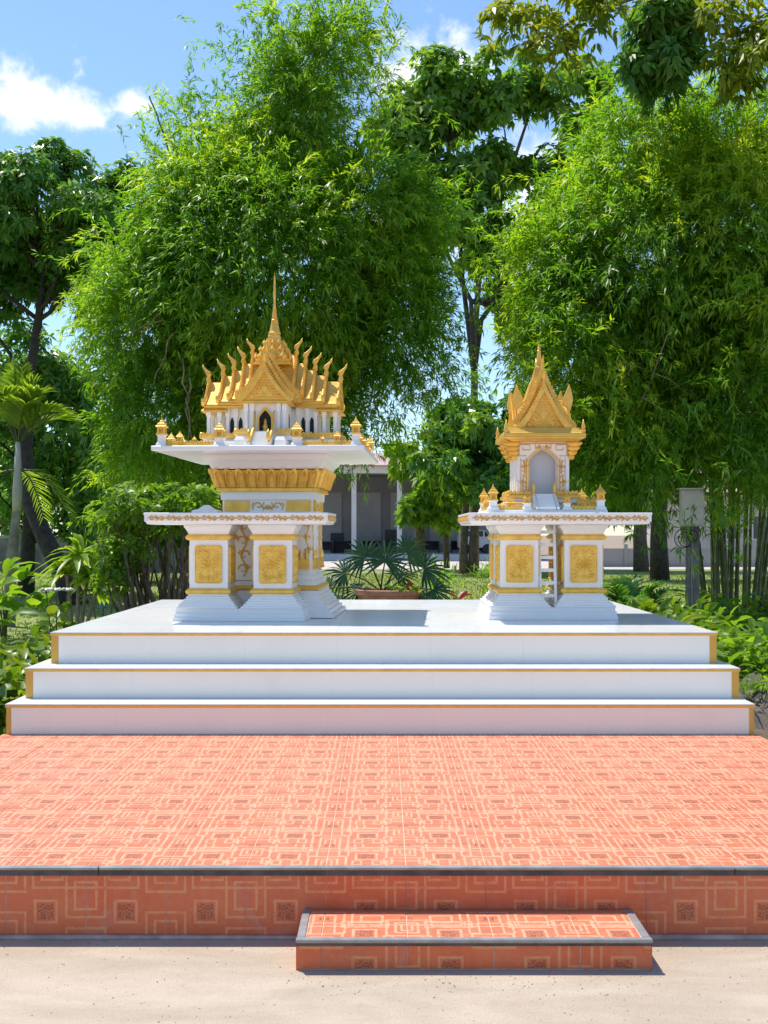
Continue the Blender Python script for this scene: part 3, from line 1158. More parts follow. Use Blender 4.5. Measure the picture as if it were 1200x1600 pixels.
    for i, s in enumerate((-1, 1)):
        mb = MB()
        xx = s * .165
        for yy in (-.40, -.31, -.22):
            pass
        MB().prism([(yy_ + 0, zz) for yy_, zz in ((-.018, z2 + .015), (.018, z2 + .015))] + arch_pts(.018, z2 + .11, z2 + .15), 0, .003)
        wm = MB()
        wm.tf = Matrix.Translation((s * .1665, -.33, 0)) @ Matrix.Rotation(s * PI / 2, 4, 'Z')
        wm.prism([(-.020, z2 + .015), (.020, z2 + .015)] + arch_pts(.020, z2 + .115, z2 + .155), -.0015, .0015)
        wm.build('window', M['dark'], pw)
    # stairs with gold naga rails
    for i in range(6):
        zt_, zb_ = z2 - .135 * i / 6, z2 - .135 * (i + 1) / 6 if i < 5 else zt + .001
        MB().box(-.062, .062, -.60 - .036 * (i + 1), -.5735 - .036 * i if i else -.567, zt + .001, zt_ - .012).build('stair_step', M['white_trim'], S)
    for s in (-1, 1):
        pr = MB()
        pr.tf = Matrix.Rotation(PI / 2, 4, 'Z')
        mb = MB()
        x0 = s * .066 if s > 0 else -.082
        V = [(-.567, zt + .001), (-.80, zt + .001), (-.80, zt + .03), (-.567, z2 + .004)]
        mb.add([(x0, a, c) for a, c in V] + [(x0 + .016, a, c) for a, c in V], [(0, 1, 2, 3), (7, 6, 5, 4), (0, 4, 5, 1), (1, 5, 6, 2), (2, 6, 7, 3), (3, 7, 4, 0)])
        mb.build('stair_wall', M['white_trim'], S)
        xc = x0 + .008
        MB().tube([(xc, -.50, z2 + .16), (xc, -.535, z2 + .13), (xc, -.56, z2 + .05), (xc, -.60, z2 + .012), (xc, -.70, zt + .085), (xc, -.79, zt + .045), (xc, -.815, zt + .06), (xc, -.815, zt + .10), (xc, -.80, zt + .13)],
                  [.006, .010, .011, .013, .013, .014, .016, .013, .002], 6).build('naga_rail', M['gold'], S, smooth='all')
        mb = MB()
        mb.stack([(.045, .10, zt + .001), (.040, .095, zt + .05), (.028, .08, zt + .075)], (s * .155, -.66))
        mb.build('stair_buttress', M['white_trim'], S, bevel=.002)
    # telescoping roofs
    tiers = [(.545, .205, 1.700, 1.905, 1.15), (.425, .218, 1.722, 1.955, 1.15), (.335, .226, 1.742, 2.000, 1.15), (.255, .234, 1.762, 2.055, 1.15), (.180, .242, 1.790, 2.125, 1.1)]
    for key in ('L', 'R'):
        for ln, w, ze, zr, fin in tiers:
            roof_wing(S, ROT[key], -ln, 0, w, ze, zr, fin, relief=(ln > .5))
    for y0, w, ze, zr, fin in ((-.520, .196, 1.700, 1.955, .9), (-.405, .222, 1.728, 2.045, .9), (-.290, .240, 1.770, 2.110, .9)):
        roof_wing(S, ROT[0], y0, 0, w, ze, zr, fin)
    for y0, w, ze, zr, fin in ((-.40, .200, 1.702, 1.955, .9), (-.28, .228, 1.745, 2.06, .9)):
        roof_wing(S, ROT['B'], y0, 0, w, ze, zr, fin)
    for s in (-1, 1):
        mb = MB().box(s * .19 - .07, s * .19 + .07, -.33, -.23, 1.70, 1.755)
        mb.build('corner_cornice', M['gold_roof'], S)
    # spire
    rings = []
    H0, H1, n = 2.03, 2.300, 9
    for i in range(n):
        t0, t1 = i / n, (i + 1) / n
        ha = .150 * (1 - t0) ** 1.15 + .040 * t0
        hb_ = .150 * (1 - t1) ** 1.15 + .040 * t1
        z0, z1_ = H0 + (H1 - H0) * t0, H0 + (H1 - H0) * t1
        rings += [(ha, ha, z0), (ha * 1.02, ha * 1.02, z0 + (z1_ - z0) * .35), (hb_ * 1.02, hb_ * 1.02, z0 + (z1_ - z0) * .5), (hb_, hb_, z1_)]
    sp = MB().stack(rings).build('spire', M['gold'], S)
    for i in range(3):
        mb = MB()
        t0 = (.12, .38, .62)[i]
        ha = .150 * (1 - t0) ** 1.15 + .040 * t0
        for k in range(4):
            mb.tf = Matrix.Rotation(k * PI / 2, 4, 'Z')
            for q in (-1, 0, 1):
                mb.petal((q * ha * .66, H0 + (H1 - H0) * (t0 - .02)), PI / 2, .085 - .014 * i, ha * .55, .022, -ha - .002)
        mb.build('spire_leaf_row', M['gold'], sp)
    prof = [(.050, 2.295), (.052, 2.305), (.044, 2.318), (.040, 2.335), (.032, 2.375), (.027, 2.405), (.030, 2.412), (.022, 2.420), (.024, 2.430), (.019, 2.440)]
    z = 2.44
    for i in range(8):
        r = .019 - .0014 * i
        prof += [(r, z), (r * 1.16, z + .005), (r * .86, z + .013)]
        z += .0135
    prof += [(.0085, 2.552), (.0105, 2.62), (.0085, 2.70), (.006, 2.76), (.0075, 2.765), (.004, 2.775), (.0008, 2.812)]
    MB().lathe(prof, 14).build('needle', M['gold'], sp, smooth=True)


build_main_shrine(shr)

# ------------------------------------------------------------------ offering table in front of it
off = thing('offering_table', 'white two-legged offering table with gold panels before the tall shrine', 'table', (-1.075, 8.70, PZ), YAW)
MB().stack([(.50, .235, .001), (.50, .235, .03), (.492, .228, .032), (.492, .228, .060), (.482, .221, .062), (.482, .221, .0945)], (0, 0)).build('plinth', M['white'], off, bevel=.002)
for s in (-1, 1):
    pedestal(off, s * .244, 0)
table_slab(off, -.685, .685, -.36, .262, .725, .812)
MB().stack([(.10, .09, .8125), (.10, .09, .835), (.06, .055, .845), (.018, .018, .878)], (-.30, .06)).build('white_finial', M['white_trim'], off, bevel=.002)

# ------------------------------------------------------------------ small shrine on the right
shr2 = thing('spirit_shrine', 'smaller white and gold shrine with grey arched niche on four pedestals', 'shrine', (1.285, 8.93, PZ), 0)


def build_small_shrine(S):
    mb = MB().stack([(.492, .492, .001), (.492, .492, .032), (.484, .484, .034), (.484, .484, .064), (.474, .474, .066), (.474, .474, .0945)], (0, .155))
    mb.build('plinth', M['white'], S, bevel=.002)
    for s in (-1, 1):
        pedestal(S, s * .246, -.094)
        pedestal(S, s * .246, .400, panels='LR')
    # painted scroll on the inner faces
    mb = MB()
    mb.tf = Matrix.Translation((.098, -.10, 0)) @ Matrix.Rotation(R(-90), 4, 'Z')
    scroll_tall(mb, 0, .26, .60, .11, 0, r=.007)
    mb.build('gold_scroll', M['gold_line'], S)
    table_slab(S, -.66, .70, -.55, .62, .725, .812)
    zt = .812
    ox = -.055
    # rim of posts, rails and pavilions
    MB().stack([(.455, .435, zt + .0005), (.455, .435, zt + .022), (.445, .425, zt + .024)], (ox, .035)).build('stage', M['white_trim'], S, bevel=.0015)
    z1 = zt + .024
    for sx in (-1, 1):
        for yy in (-.365, .43):
            post(S, ox + sx * .405, yy, z1 + .0005, .070, .056)
            pavilion(S, ox + sx * .405, yy, z1 + .070, .88)
        xa, xb = sorted((ox + sx * .37, ox + sx * .185))
        rail(S, xa, xb, -.385, -.345, z1 + .0005, .026)
        xa, xb = sorted((ox + sx * .425, ox + sx * .385))
        rail(S, xa, xb, -.325, .39, z1 + .0005, .026)
        post(S, ox + sx * .150, -.375, z1 + .0005, .050, .050)
        pavilion(S, ox + sx * .150, -.375, z1 + .050, .62)
        pavilion(S, ox + sx * .265, -.300, z1 + .0005, .80)
        pavilion(S, ox + sx * .405, -.10, z1 + .027, .70)
        pavilion(S, ox + sx * .405, .17, z1 + .027, .70)
    # inner plinth with gold mouldings
    pl = MB().stack([(.305, .30, z1 + .001), (.305, .30, z1 + .020), (.290, .285, z1 + .022), (.290, .285, z1 + .045), (.270, .265, z1 + .075), (.262, .257, z1 + .077), (.262, .257, z1 + .110)], (ox, .06)).build('inner_plinth', M['white_trim'], S, bevel=.0015)
    for hx, za, zb in ((.300, .048, .062), (.272, .092, .122)):
        MB().stack([(hx, hx - .005, z1 + za), (hx + .010, hx + .005, z1 + za + .004), (hx + .010, hx + .005, z1 + zb - .006), (hx - .004, hx - .009, z1 + zb)], (ox, .06)).build('gold_moulding', M['gold'], pl)
    for sx in (-1, 1):
        xa, xb = sorted((ox + sx * .268, ox + sx * .085))
        rail(S, xa, xb, -.208, -.192, z1 + .1225, .020)
        rail(S, ox + sx * .262 - .008, ox + sx * .262 + .008, -.185, .30, z1 + .1225, .020)
    for i in range(6):
        MB().box(ox - .066, ox + .066, -.222 - .032 * (i + 1), -.2225 - .032 * i, z1 + .0015, z1 + .125 - .020 * i).build('stair_step', M['white_trim'], S)
    for s in (-1, 1):
        x0 = ox + (s * .070 if s > 0 else -.088)
        V = [(-.222, z1 + .0015), (-.43, z1 + .0015), (-.43, z1 + .02), (-.222, z1 + .135)]
        MB().add([(x0, a, c) for a, c in V] + [(x0 + .018, a, c) for a, c in V], [(0, 1, 2, 3), (7, 6, 5, 4), (0, 4, 5, 1), (1, 5, 6, 2), (2, 6, 7, 3), (3, 7, 4, 0)]).build('stair_wall', M['white_trim'], S)
        MB().lathe([(.014, 0), (.018, .012), (.010, .022), (.015, .040), (.009, .060), (.002, .100)], 8, (x0 + .009, -.225, z1 + .135)).build('stair_finial', M['gold'], S, smooth='all')
    # cell with pointed-arch niche
    zc0, zc1 = z1 + .1225, z1 + .530
    hx = .200
    zs, za = zc0 + .262, zc0 + .350
    a = .104
    wall = MB().prism([(hx, zc0)] + [(hx, zc1), (-hx, zc1), (-hx, zc0), (-a, zc0)] + arch_pts(a, zs, za)[::-1] + [(a, zc0)], -.165, -.090)
    cell = wall.build('cell_front_wall', M['white_trim'], S)
    cell.location = (ox, 0, 0)
    for s in (-1, 1):
        xa, xb = sorted((ox + s * hx, ox + s * (hx - .030)))
        MB().box(xa, xb, -.0895, .285, zc0, zc1).build('cell_side_wall', M['white_trim'], S)
    MB().box(ox - hx, ox + hx, .2855, .305, zc0, zc1).build('cell_back_wall', M['white_trim'], S)
    MB().box(ox - hx + .0305, ox + hx - .0305, -.075, -.063, zc0, zc1 - .002).build('niche_back', M['grey_panel'], S)
    MB().box(ox - hx + .0305, ox + hx - .0305, -.0895, -.0755, zc0, zc0 + .006).build('niche_floor', M['white_trim'], S)
    # gold outlines round the arch and meander relief
    fr = MB()
    for aw, z_off, r in ((a + .006, .006, .005), (a + .022, .022, .0042)):
        pts = [(aw, -.167, zc0)] + [(x, -.167, z) for x, z in arch_pts(aw, zs, za + z_off)] + [(-aw, -.167, zc0)]
        fr = MB()
        fr.tube(pts, r, 5)
        fr.build('arch_moulding', M['gold'], cell)
    gm = MB()
    for s in (-1, 1):
        scroll_tall(gm, s * .150, zc0 + .02, zc0 + .27, .040, -.165, r=.0042, mirror=s)
        x, z = s * .150, zc0 + .300
        gm.tube([(s * .128, -.167, z), (s * .185, -.167, z), (s * .185, -.167, z + .085), (s * .10, -.167, z + .085), (s * .10, -.167, z + .045), (s * .155, -.167, z + .045), (s * .155, -.167, z + .065)], .0042, 4)
        gm.tube([(s * .085, -.167, z + .095), (s * .06, -.167, z + .095), (s * .06, -.167, z + .055), (s * .03, -.167, z + .068)], .0042, 4)
        for q in range(3):
            gm.petal((s * .02, z + .055), PI / 2 - s * (.2 + .5 * q), .040, .018, .007, -.165)
    for s in (-1, 1):
        for xx in (.132, .172):
            gm.tube([(s * xx, -.167, zc0 + .004), (s * xx, -.167, zc0 + .285)], .0028, 4)
        for q in range(7):
            gm.tube([(s * .132, -.167, zc0 + .02 + q * .038), (s * .165, -.167, zc0 + .035 + q * .038)], .0034, 4)
        gm.tube([(s * .195, -.167, zc0 + .29), (s * .195, -.167, zc1 - .03)], .0034, 4)
    gm.tube([(-.19, -.167, zc1 - .012), (.19, -.167, zc1 - .012)], .0045, 4)
    gm.build('gold_meander', M['gold_line'], cell)
    # side pilasters on the left and right walls
    for s in (-1, 1):
        for yy in (-.08, .06, .20):
            MB().box(min(ox + s * (hx + .0005), ox + s * (hx + .012)), max(ox + s * (hx + .0005), ox + s * (hx + .012)), yy - .03, yy + .03, zc0, zc1 - .06).build('pilaster', M['white_trim'], S)
    # gilded brackets at the corners, widening upwards
    for sx in (-1, 1):
        for yy in (-.155, .05, .26):
            mb = MB()
            x0 = ox + sx * (hx + .014)
            for q in range(4):
                zz = zc1 - .135 + .034 * q
                e = .008 + .013 * q
                mb.stack([(.012 + e * .5, .020 + .004 * q, zz), (.016 + e, .026 + .004 * q, zz + .022), (.010 + e * .8, .020 + .004 * q, zz + .034)], (x0 + sx * e * .6, yy))
            mb.build('gold_bracket', M['gold'], S)
    # eaves
    ze = zc1 + .0005
    ev = MB().stack([(.235, .270, ze), (.300, .330, ze + .022), (.312, .342, ze + .024), (.312, .342, ze + .060), (.298, .328, ze + .066), (.270, .300, ze + .105)], (ox, .06)).build('eaves', M['gold_roof'], S)
    for sx in (-1, 1):
        for yy in (-.265, .385):
            MB().lathe([(.014, 0), (.020, .018), (.012, .030), (.017, .050), (.010, .070), (.001, .105)], 8, (ox + sx * .295, yy, ze + .062)).build('eave_finial', M['gold'], ev, smooth='all')
    # crossed gables, concave and steep
    T = Matrix.Translation((ox, .06, 0))
    zb = ze + .090
    roof_wing(S, T @ ROT[0], -.285, 0, .212, zb, zb + .345, .75, board=.026, curls=True)
    roof_wing(S, T @ ROT[0], -.205, 0, .256, zb + .02, zb + .480, .75, relief=False, board=.028, curls=False)
    roof_wing(S, T @ ROT['B'], -.245, 0, .178, zb, zb + .375, .75, board=.026, curls=True)
    roof_wing(S, T @ ROT['B'], -.150, 0, .218, zb + .02, zb + .520, .75, relief=False, board=.028, curls=False)
    for key in ('L', 'R'):
        roof_wing(S, T @ ROT[key], -.215, 0, .240, zb + .005, zb + .262, .45, board=.034, curls=True)
    mb = MB()
    mb.tf = T
    for s_ in (-1, 1):
        for yy in (-.215, .20):
            fl = MB()
            fl.tf = T
            x_ = s_ * .200
            fl.prism([(x_ - s_ * .050, zb + .205), (x_ + s_ * .012, zb + .150), (x_ + s_ * .034, zb + .235), (x_ + s_ * .022, zb + .300), (x_ + s_ * .004, zb + .362), (x_ - s_ * .020, zb + .300), (x_ - s_ * .044, zb + .250)], yy - .012, yy + .012)
            fl.build('flame_finial', M['gold'], S, bevel=.004)
    mb.stack([(.120, .120, zb + .25), (.085, .085, zb + .36), (.052, .052, zb + .44), (.034, .034, zb + .51), (.038, .038, zb + .516), (.024, .024, zb + .535), (.016, .016, zb + .60), (.011, .011, zb + .645)])
    sp = mb.build('spire', M['gold'], S)
    mb = MB()
    mb.tf = T
    mb.lathe([(.012, zb + .640), (.017, zb + .650), (.010, zb + .660), (.014, zb + .672), (.008, zb + .684), (.001, zb + .722)], 10)
    mb.build('needle', M['gold'], sp, smooth=True)


build_small_shrine(shr2)

lad = thing('ladder', 'small white wooden ladder leaning between the pedestals of the right shrine', 'ladder', (1.262, 8.735, PZ + .096), 0)
for s in (-1, 1):
    MB().add([(s * .058 - .010, -.035, 0), (s * .058 + .010, -.035, 0), (s * .058 + .010, -.010, 0), (s * .058 - .010, -.010, 0),
              (s * .058 - .010, .055, .63), (s * .058 + .010, .055, .63), (s * .058 + .010, .080, .63), (s * .058 - .010, .080, .63)],
             [(3, 2, 1, 0), (4, 5, 6, 7), (0, 1, 5, 4), (1, 2, 6, 5), (2, 3, 7, 6), (3, 0, 4, 7)]).build('side_rail', M['white_trim'], lad)
for i in range(6):
    z = .07 + .098 * i
    y = -.022 + .09 * z / .63
    MB().box(-.0475, .0475, y - .008, y + .014, z, z + .026).build('rung', M['white_trim'], lad)


# ------------------------------------------------------------------ foliage tools
def unit(a):
    return a / np.maximum(np.linalg.norm(a, axis=-1, keepdims=True), 1e-9)


def leaf_object(name, parent, mat, P, D, Nn, L, W, tone, stations=None, droop=0.0, fold=.18):
    """one mesh of leaf blades: P base points, D directions, Nn upper-side normals, L lengths, W widths, tone 0..1 per leaf.
    stations None: folded diamond of four corners; else list of (t, width fraction) along the blade"""
    P, D, Nn = np.asarray(P, float), unit(np.asarray(D, float)), np.asarray(Nn, float)
    S = unit(np.cross(D, Nn))
    U = unit(np.cross(S, D))
    n = len(P)
    L = np.broadcast_to(np.asarray(L, float), (n,))[:, None]
    W = np.broadcast_to(np.asarray(W, float), (n,))[:, None]
    down = np.array([0, 0, -1.0])
    if stations is None:
        mid = P + D * L * .42 + U * W * fold
        V = np.stack([P, mid + S * W * .5, P + D * L + down * L * droop, mid - S * W * .5], 1)
        k = 4
        base = np.arange(n)[:, None] * k
        faces = base + np.array([[0, 1, 2, 3]])
        loops = faces.reshape(-1)
        lt = np.full(n, 4)
    else:
        rows = []
        for t, w in stations:
            c = P + D * L * t + down * L * droop * t * t
            rows += [c + S * W * w * .5 + U * W * w * fold, c, c - S * W * w * .5 + U * W * w * fold]
        V = np.stack(rows, 1)
        m = len(stations)
        k = 3 * m
        q = []
        for i in range(m - 1):
            a, b = 3 * i, 3 * i + 3
            q += [[a, a + 1, b + 1, b], [a + 1, a + 2, b + 2, b + 1]]
        q = np.array(q)
        faces = (np.arange(n)[:, None, None] * k + q[None]).reshape(-1, 4)
        loops = faces.reshape(-1)
        lt = np.full(len(faces), 4)
    me = bpy.data.meshes.new(name)
    me.vertices.add(n * k)
    me.vertices.foreach_set('co', V.reshape(-1).astype(np.float32))
    me.loops.add(len(loops))
    me.loops.foreach_set('vertex_index', loops.astype(np.int32))
    me.polygons.add(len(lt))
    me.polygons.foreach_set('loop_start', (np.cumsum(lt) - lt).astype(np.int32))
    me.polygons.foreach_set('loop_total', lt.astype(np.int32))
    at = me.attributes.new('tone', 'FLOAT', 'POINT')
    at.data.foreach_set('value', np.repeat(np.clip(tone, 0, 1), k).astype(np.float32))
    me.materials.append(mat)
    me.update(calc_edges=True)
    return link_mesh(name, me, parent)


def blobs_from_px(rows):
    """rows of (px, py, rx_px, ry_px, D, depth radius m, weight) -> centres, radii, weights"""
    C, Rr, Wt = [], [], []
    for x, y, rx, ry, d, rd, *w in rows:
        p = px(x, y, d)
        C.append(tuple(p))
        Rr.append((rx * d / F_PX, rd, ry * d / F_PX))
        Wt.append(w[0] if w else 1.0)
    C, Rr, Wt = np.array(C), np.array(Rr), np.array(Wt)
    area = (Rr[:, 0] * Rr[:, 2] + Rr[:, 0] * Rr[:, 1] + Rr[:, 1] * Rr[:, 2]) * Wt
    return C, Rr, area / area.sum()


def sample_shell(rng, C, Rr, prob, n, inner=.55, back=.55):
    """points in the outer shell of a union of ellipsoids; fewer on the side away from the road"""
    out_p, out_o = [], []
    need = n
    while need > 0:
        m = int(need * 1.8) + 64
        i = rng.choice(len(C), m, p=prob)
        v = unit(rng.normal(size=(m, 3)))
        keep = (v[:, 1] < .25) | (rng.random(m) < back)
        r = 1 - (1 - inner) * rng.random(m) ** 1.6
        p = C[i] + v * Rr[i] * r[:, None]
        q = np.linalg.norm((p[:, None, :] - C[None]) / Rr[None], axis=2)
        q[np.arange(m), i] = 9
        keep &= q.min(1) > inner * .92
        p, v = p[keep], unit(v[keep] / Rr[i][keep])
        out_p.append(p[:need])
        out_o.append(v[:need])
        need -= len(p[:need])
    return np.concatenate(out_p), np.concatenate(out_o)


def tone_field(rng, P, scale, amount):
    """slow random variation between branches, same for all leaves of a spray"""
    k = unit(rng.normal(size=(5, 3))) / scale
    ph = rng.random(5) * 6.28
    return amount * np.sin(P @ k.T * 6.28 + ph).mean(1) * 1.6


def bamboo_crown(parent, rows, n_sprays, leaf_l, mat, seed, inner=.6, stray=()):
    rng = np.random.default_rng(seed)
    rows = [(x, y, max(22, rx - 46), max(20, ry - 36), *q) for x, y, rx, ry, *q in rows]      # sprays reach beyond the blobs
    C, Rr, prob = blobs_from_px(rows)
    P0, O = sample_shell(rng, C, Rr, prob, n_sprays, inner)
    for x, y, d, k, sx, sy, up in stray:                  # loose sprays beyond the outline
        c = np.array(px(x, y, d))
        pts = c + rng.normal(size=(k, 3)) * np.array([sx * d / F_PX, .5, sy * d / F_PX])
        oo = unit(rng.normal(size=(k, 3)) * .5 + np.array([.25 * np.sign(x - 440) * (1 - up), -.2, up]))
        P0, O = np.concatenate([P0, pts]), np.concatenate([O, oo])
    fill, fo = sample_shell(rng, C, Rr * .72, prob, n_sprays // 5, .35, 1.0)
    P0, O = np.concatenate([P0, fill]), np.concatenate([O, fo])
    n = len(P0)
    length = rng.uniform(.38, .82, n)
    drop = rng.uniform(.10, .65, n)
    dirs = unit(O + rng.normal(size=(n, 3)) * .45 + np.array([0, -.15, .18]))
    nodes = 5
    Ps, Ds, Ns, Ls, Ts = [], [], [], [], []
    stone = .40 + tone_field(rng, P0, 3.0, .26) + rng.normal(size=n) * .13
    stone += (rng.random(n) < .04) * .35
    twig_lines = []
    for j in range(nodes):
        t = (j + 1) / nodes
        pos = P0 + dirs * (length * t)[:, None]
        pos[:, 2] -= length * drop * t * t
        tan = unit(dirs - np.array([0, 0, 1.0]) * (2 * drop * t)[:, None])
        k = 4 if j < nodes - 1 else 7
        for q in range(k):
            if q == 0:
                spread = .15
            else:
                spread = .85
            d = unit(tan + rng.normal(size=(n, 3)) * spread * .85 + np.array([0, 0, -.16]))
            nn = unit(np.array([0, 0, 1.0]) + O * .5 + rng.normal(size=(n, 3)) * .4)
            keep = rng.random(n) < .92
            Ps.append((pos + rng.normal(size=(n, 3)) * .02)[keep])
            Ds.append(d[keep])
            Ns.append(nn[keep])
            Ls.append((leaf_l * rng.uniform(.65, 1.2, n))[keep])
            Ts.append((stone + rng.normal(size=n) * .09 + .16 * t - .06)[keep])  # sunlit look painted in: tone brightens towards each spray tip
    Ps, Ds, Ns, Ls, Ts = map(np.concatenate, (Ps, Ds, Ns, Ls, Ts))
    return leaf_object('crown', parent, mat, Ps, Ds, Ns, Ls, Ls * .155 + .003, Ts, droop=.12)


def clump_crown(parent, rows, n_clumps, rosettes, per, leaf_l, leaf_w, mat, seed, clump_r=(.5, .9), inner=.25, hang=.35, back=.7, stations=None, name='crown', ret=False):
    """tree crown of leaf rosettes gathered in clumps, with gaps between the clumps"""
    rng = np.random.default_rng(seed)
    C, Rr, prob = blobs_from_px(rows)
    cc, co = sample_shell(rng, C, Rr, prob, n_clumps, inner, back)
    cr = rng.uniform(*clump_r, n_clumps)
    ctone = .42 + rng.normal(size=n_clumps) * .12
    idx = np.repeat(np.arange(n_clumps), rosettes)
    v = unit(rng.normal(size=(len(idx), 3)) + np.array([0, 0, .35]))
    rp = cc[idx] + v * (cr[idx] * rng.random(len(idx)) ** .4)[:, None] * np.array([1, 1, .72])
    ax = unit(v + co[idx] * .4 + np.array([0, 0, .35]) + rng.normal(size=v.shape) * .3)
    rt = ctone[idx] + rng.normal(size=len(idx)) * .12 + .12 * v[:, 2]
    k = np.repeat(np.arange(len(idx)), per)
    a = rng.normal(size=(len(k), 3))
    side = unit(a - (a * ax[k]).sum(1, keepdims=True) * ax[k])
    d = unit(side + ax[k] * rng.uniform(-.1, .8, len(k))[:, None] + np.array([0, 0, -hang]))
    nn = unit(ax[k] + rng.normal(size=(len(k), 3)) * .25)
    L = leaf_l * rng.uniform(.65, 1.25, len(k))
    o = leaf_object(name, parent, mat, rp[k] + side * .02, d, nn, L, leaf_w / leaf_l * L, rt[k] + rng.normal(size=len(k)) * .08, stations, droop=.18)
    return (o, cc, cr) if ret else o


def limb(p0, p1, r0, r1, sag=.15, n=6, wob=.06, rng=random):
    p0, p1 = Vector(p0), Vector(p1)
    pts, rad = [], []
    ln = (p1 - p0).length
    for i in range(n + 1):
        t = i / n
        p = p0.lerp(p1, t)
        p.z += math.sin(t * PI) * ln * sag
        if 0 < i < n:
            p += Vector((rng.uniform(-1, 1), rng.uniform(-1, 1), rng.uniform(-.5, .5))) * ln * wob * .4
        pts.append(p)
        rad.append(r0 + (r1 - r0) * t ** .8)
    return pts, rad


def add_limbs(parent, mat, base_pts, targets, r0, name='limb', k=14, seed=1):
    rng = random.Random(seed)
    for i in range(min(k, len(targets))):
        tgt = Vector(targets[i])
        b = min(base_pts, key=lambda q: (Vector(q) - tgt).length + 1.4 * max(0, Vector(q).z - tgt.z + 1.0))
        pts, rad = limb(b, tgt, r0, r0 * .2, .06, 7, .10, rng)
        mb = MB().tube(pts, rad, 6)
        for j in (3, 5, 6):
            e = Vector(pts[j]) + Vector((rng.uniform(-1, 1), rng.uniform(-1, 1), rng.uniform(.1, 1))) * (tgt - Vector(b)).length * .22
            mb.tube([pts[j], (Vector(pts[j]) + e) / 2 + Vector((0, 0, .05)), e], [rad[j] * .7, rad[j] * .5, rad[j] * .2], 5)
        mb.build(name, mat, parent, smooth='all')


def trunk(parent, mat, pts, radii, n=10, name='trunk'):
    return MB().tube(pts, radii, n).build(name, mat, parent, smooth='all')


def pts_px(seq):
    return [px(x, y, d) for x, y, d in seq]


# ------------------------------------------------------------------ bamboo clumps
def culm_mesh(base, mid, top, r, seg=14):
    """arching cane with a ring at every joint"""
    base, mid, top = Vector(base), Vector(mid), Vector(top)
    pts, rad = [], []
    for i in range(seg + 1):
        t = i / seg
        p = base * (1 - t) ** 2 + mid * 2 * t * (1 - t) + top * t * t
        rr = r * (1 - .72 * t)
        if i:
            pts += [p - Vector((0, 0, .022)), p, p + Vector((0, 0, .022))]
            rad += [rr, rr * 1.16, rr]
        else:
            pts.append(p)
            rad.append(rr)
    return MB().tube(pts, rad, 8)


bam1 = thing('bamboo_clump', 'huge rounded bamboo clump with pale green top behind the tall shrine', 'bamboo', (-1.9, 20.5, 0), group='bamboo clumps')
D1 = 20.0


def to_local(parent, objs=None):
    """children were modelled in world coordinates: keep them there under the moved root"""
    inv = parent.matrix_basis.inverted()
    for ch in parent.children:
        ch.matrix_parent_inverse = inv


rows = [(430, 430, 235, 200, D1, 2.5, 1.2), (335, 330, 130, 105, D1, 1.8), (560, 345, 125, 110, D1, 1.8), (235, 500, 105, 130, D1, 1.5), (250, 650, 90, 130, D1, 1.3),
        (620, 470, 84, 145, D1, 1.5), (420, 620, 170, 110, D1, 1.7), (470, 190, 92, 58, D1, 1.3), (480, 115, 76, 58, D1, .9, 1.5), (525, 78, 56, 50, D1, .8, 1.3), (430, 150, 60, 50, D1, .8, 1.0),
        (410, 240, 130, 52, D1, 1.3), (650, 320, 55, 62, D1, 1.0), (590, 630, 100, 70, D1 + .6, 1.0, .30), (200, 400, 45, 55, D1, .8, .7)]
stray1 = [(300, 190, D1, 55, 34, 26, .55), (250, 240, D1, 34, 26, 24, .5), (380, 100, D1, 50, 30, 30, .6), (440, 60, D1, 70, 30, 24, .7), (560, 60, D1, 90, 26, 32, .6),
          (590, 130, D1, 40, 18, 36, .3), (160, 430, D1, 40, 24, 40, .2), (145, 500, D1, 30, 16, 26, .1), (190, 740, D1, 60, 26, 40, .1), (690, 400, D1, 70, 24, 90, .2), (690, 580, D1 + .4, 60, 22, 60, .0),
          (580, 690, D1 + .8, 40, 60, 26, .0), (500, 25, D1, 26, 40, 10, .8)]
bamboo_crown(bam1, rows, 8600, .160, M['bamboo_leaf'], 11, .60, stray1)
rr = random.Random(5)
for i in range(15):
    bx, by = -3.2 + rr.uniform(-1.0, 1.5), 20.7 + rr.uniform(-.7, .9)
    tx, ty, tz = -1.9 + rr.uniform(-2.4, 2.4), 20.3 + rr.uniform(-1, 1.2), rr.uniform(5.0, 9.3)
    culm_mesh((bx, by, 0), (bx * .75 + tx * .25, by, tz * .75), (tx, ty, tz), .045).build('culm', M['culm'], bam1, smooth='all')
for sx, sy, ex, ey in ((262, 480, 208, 545), (285, 560, 300, 690), (296, 590, 292, 700), (270, 520, 240, 600), (255, 500, 205, 520)):
    a, b = px(sx, sy, 18.2), px(ex, ey, 18.0)
    pts, rad = limb(a, b, .016, .006, .05, 6, .12, rr)
    MB().tube(pts, rad, 5).build('bare_twig', M['twig'], bam1, smooth='all')
to_local(bam1)

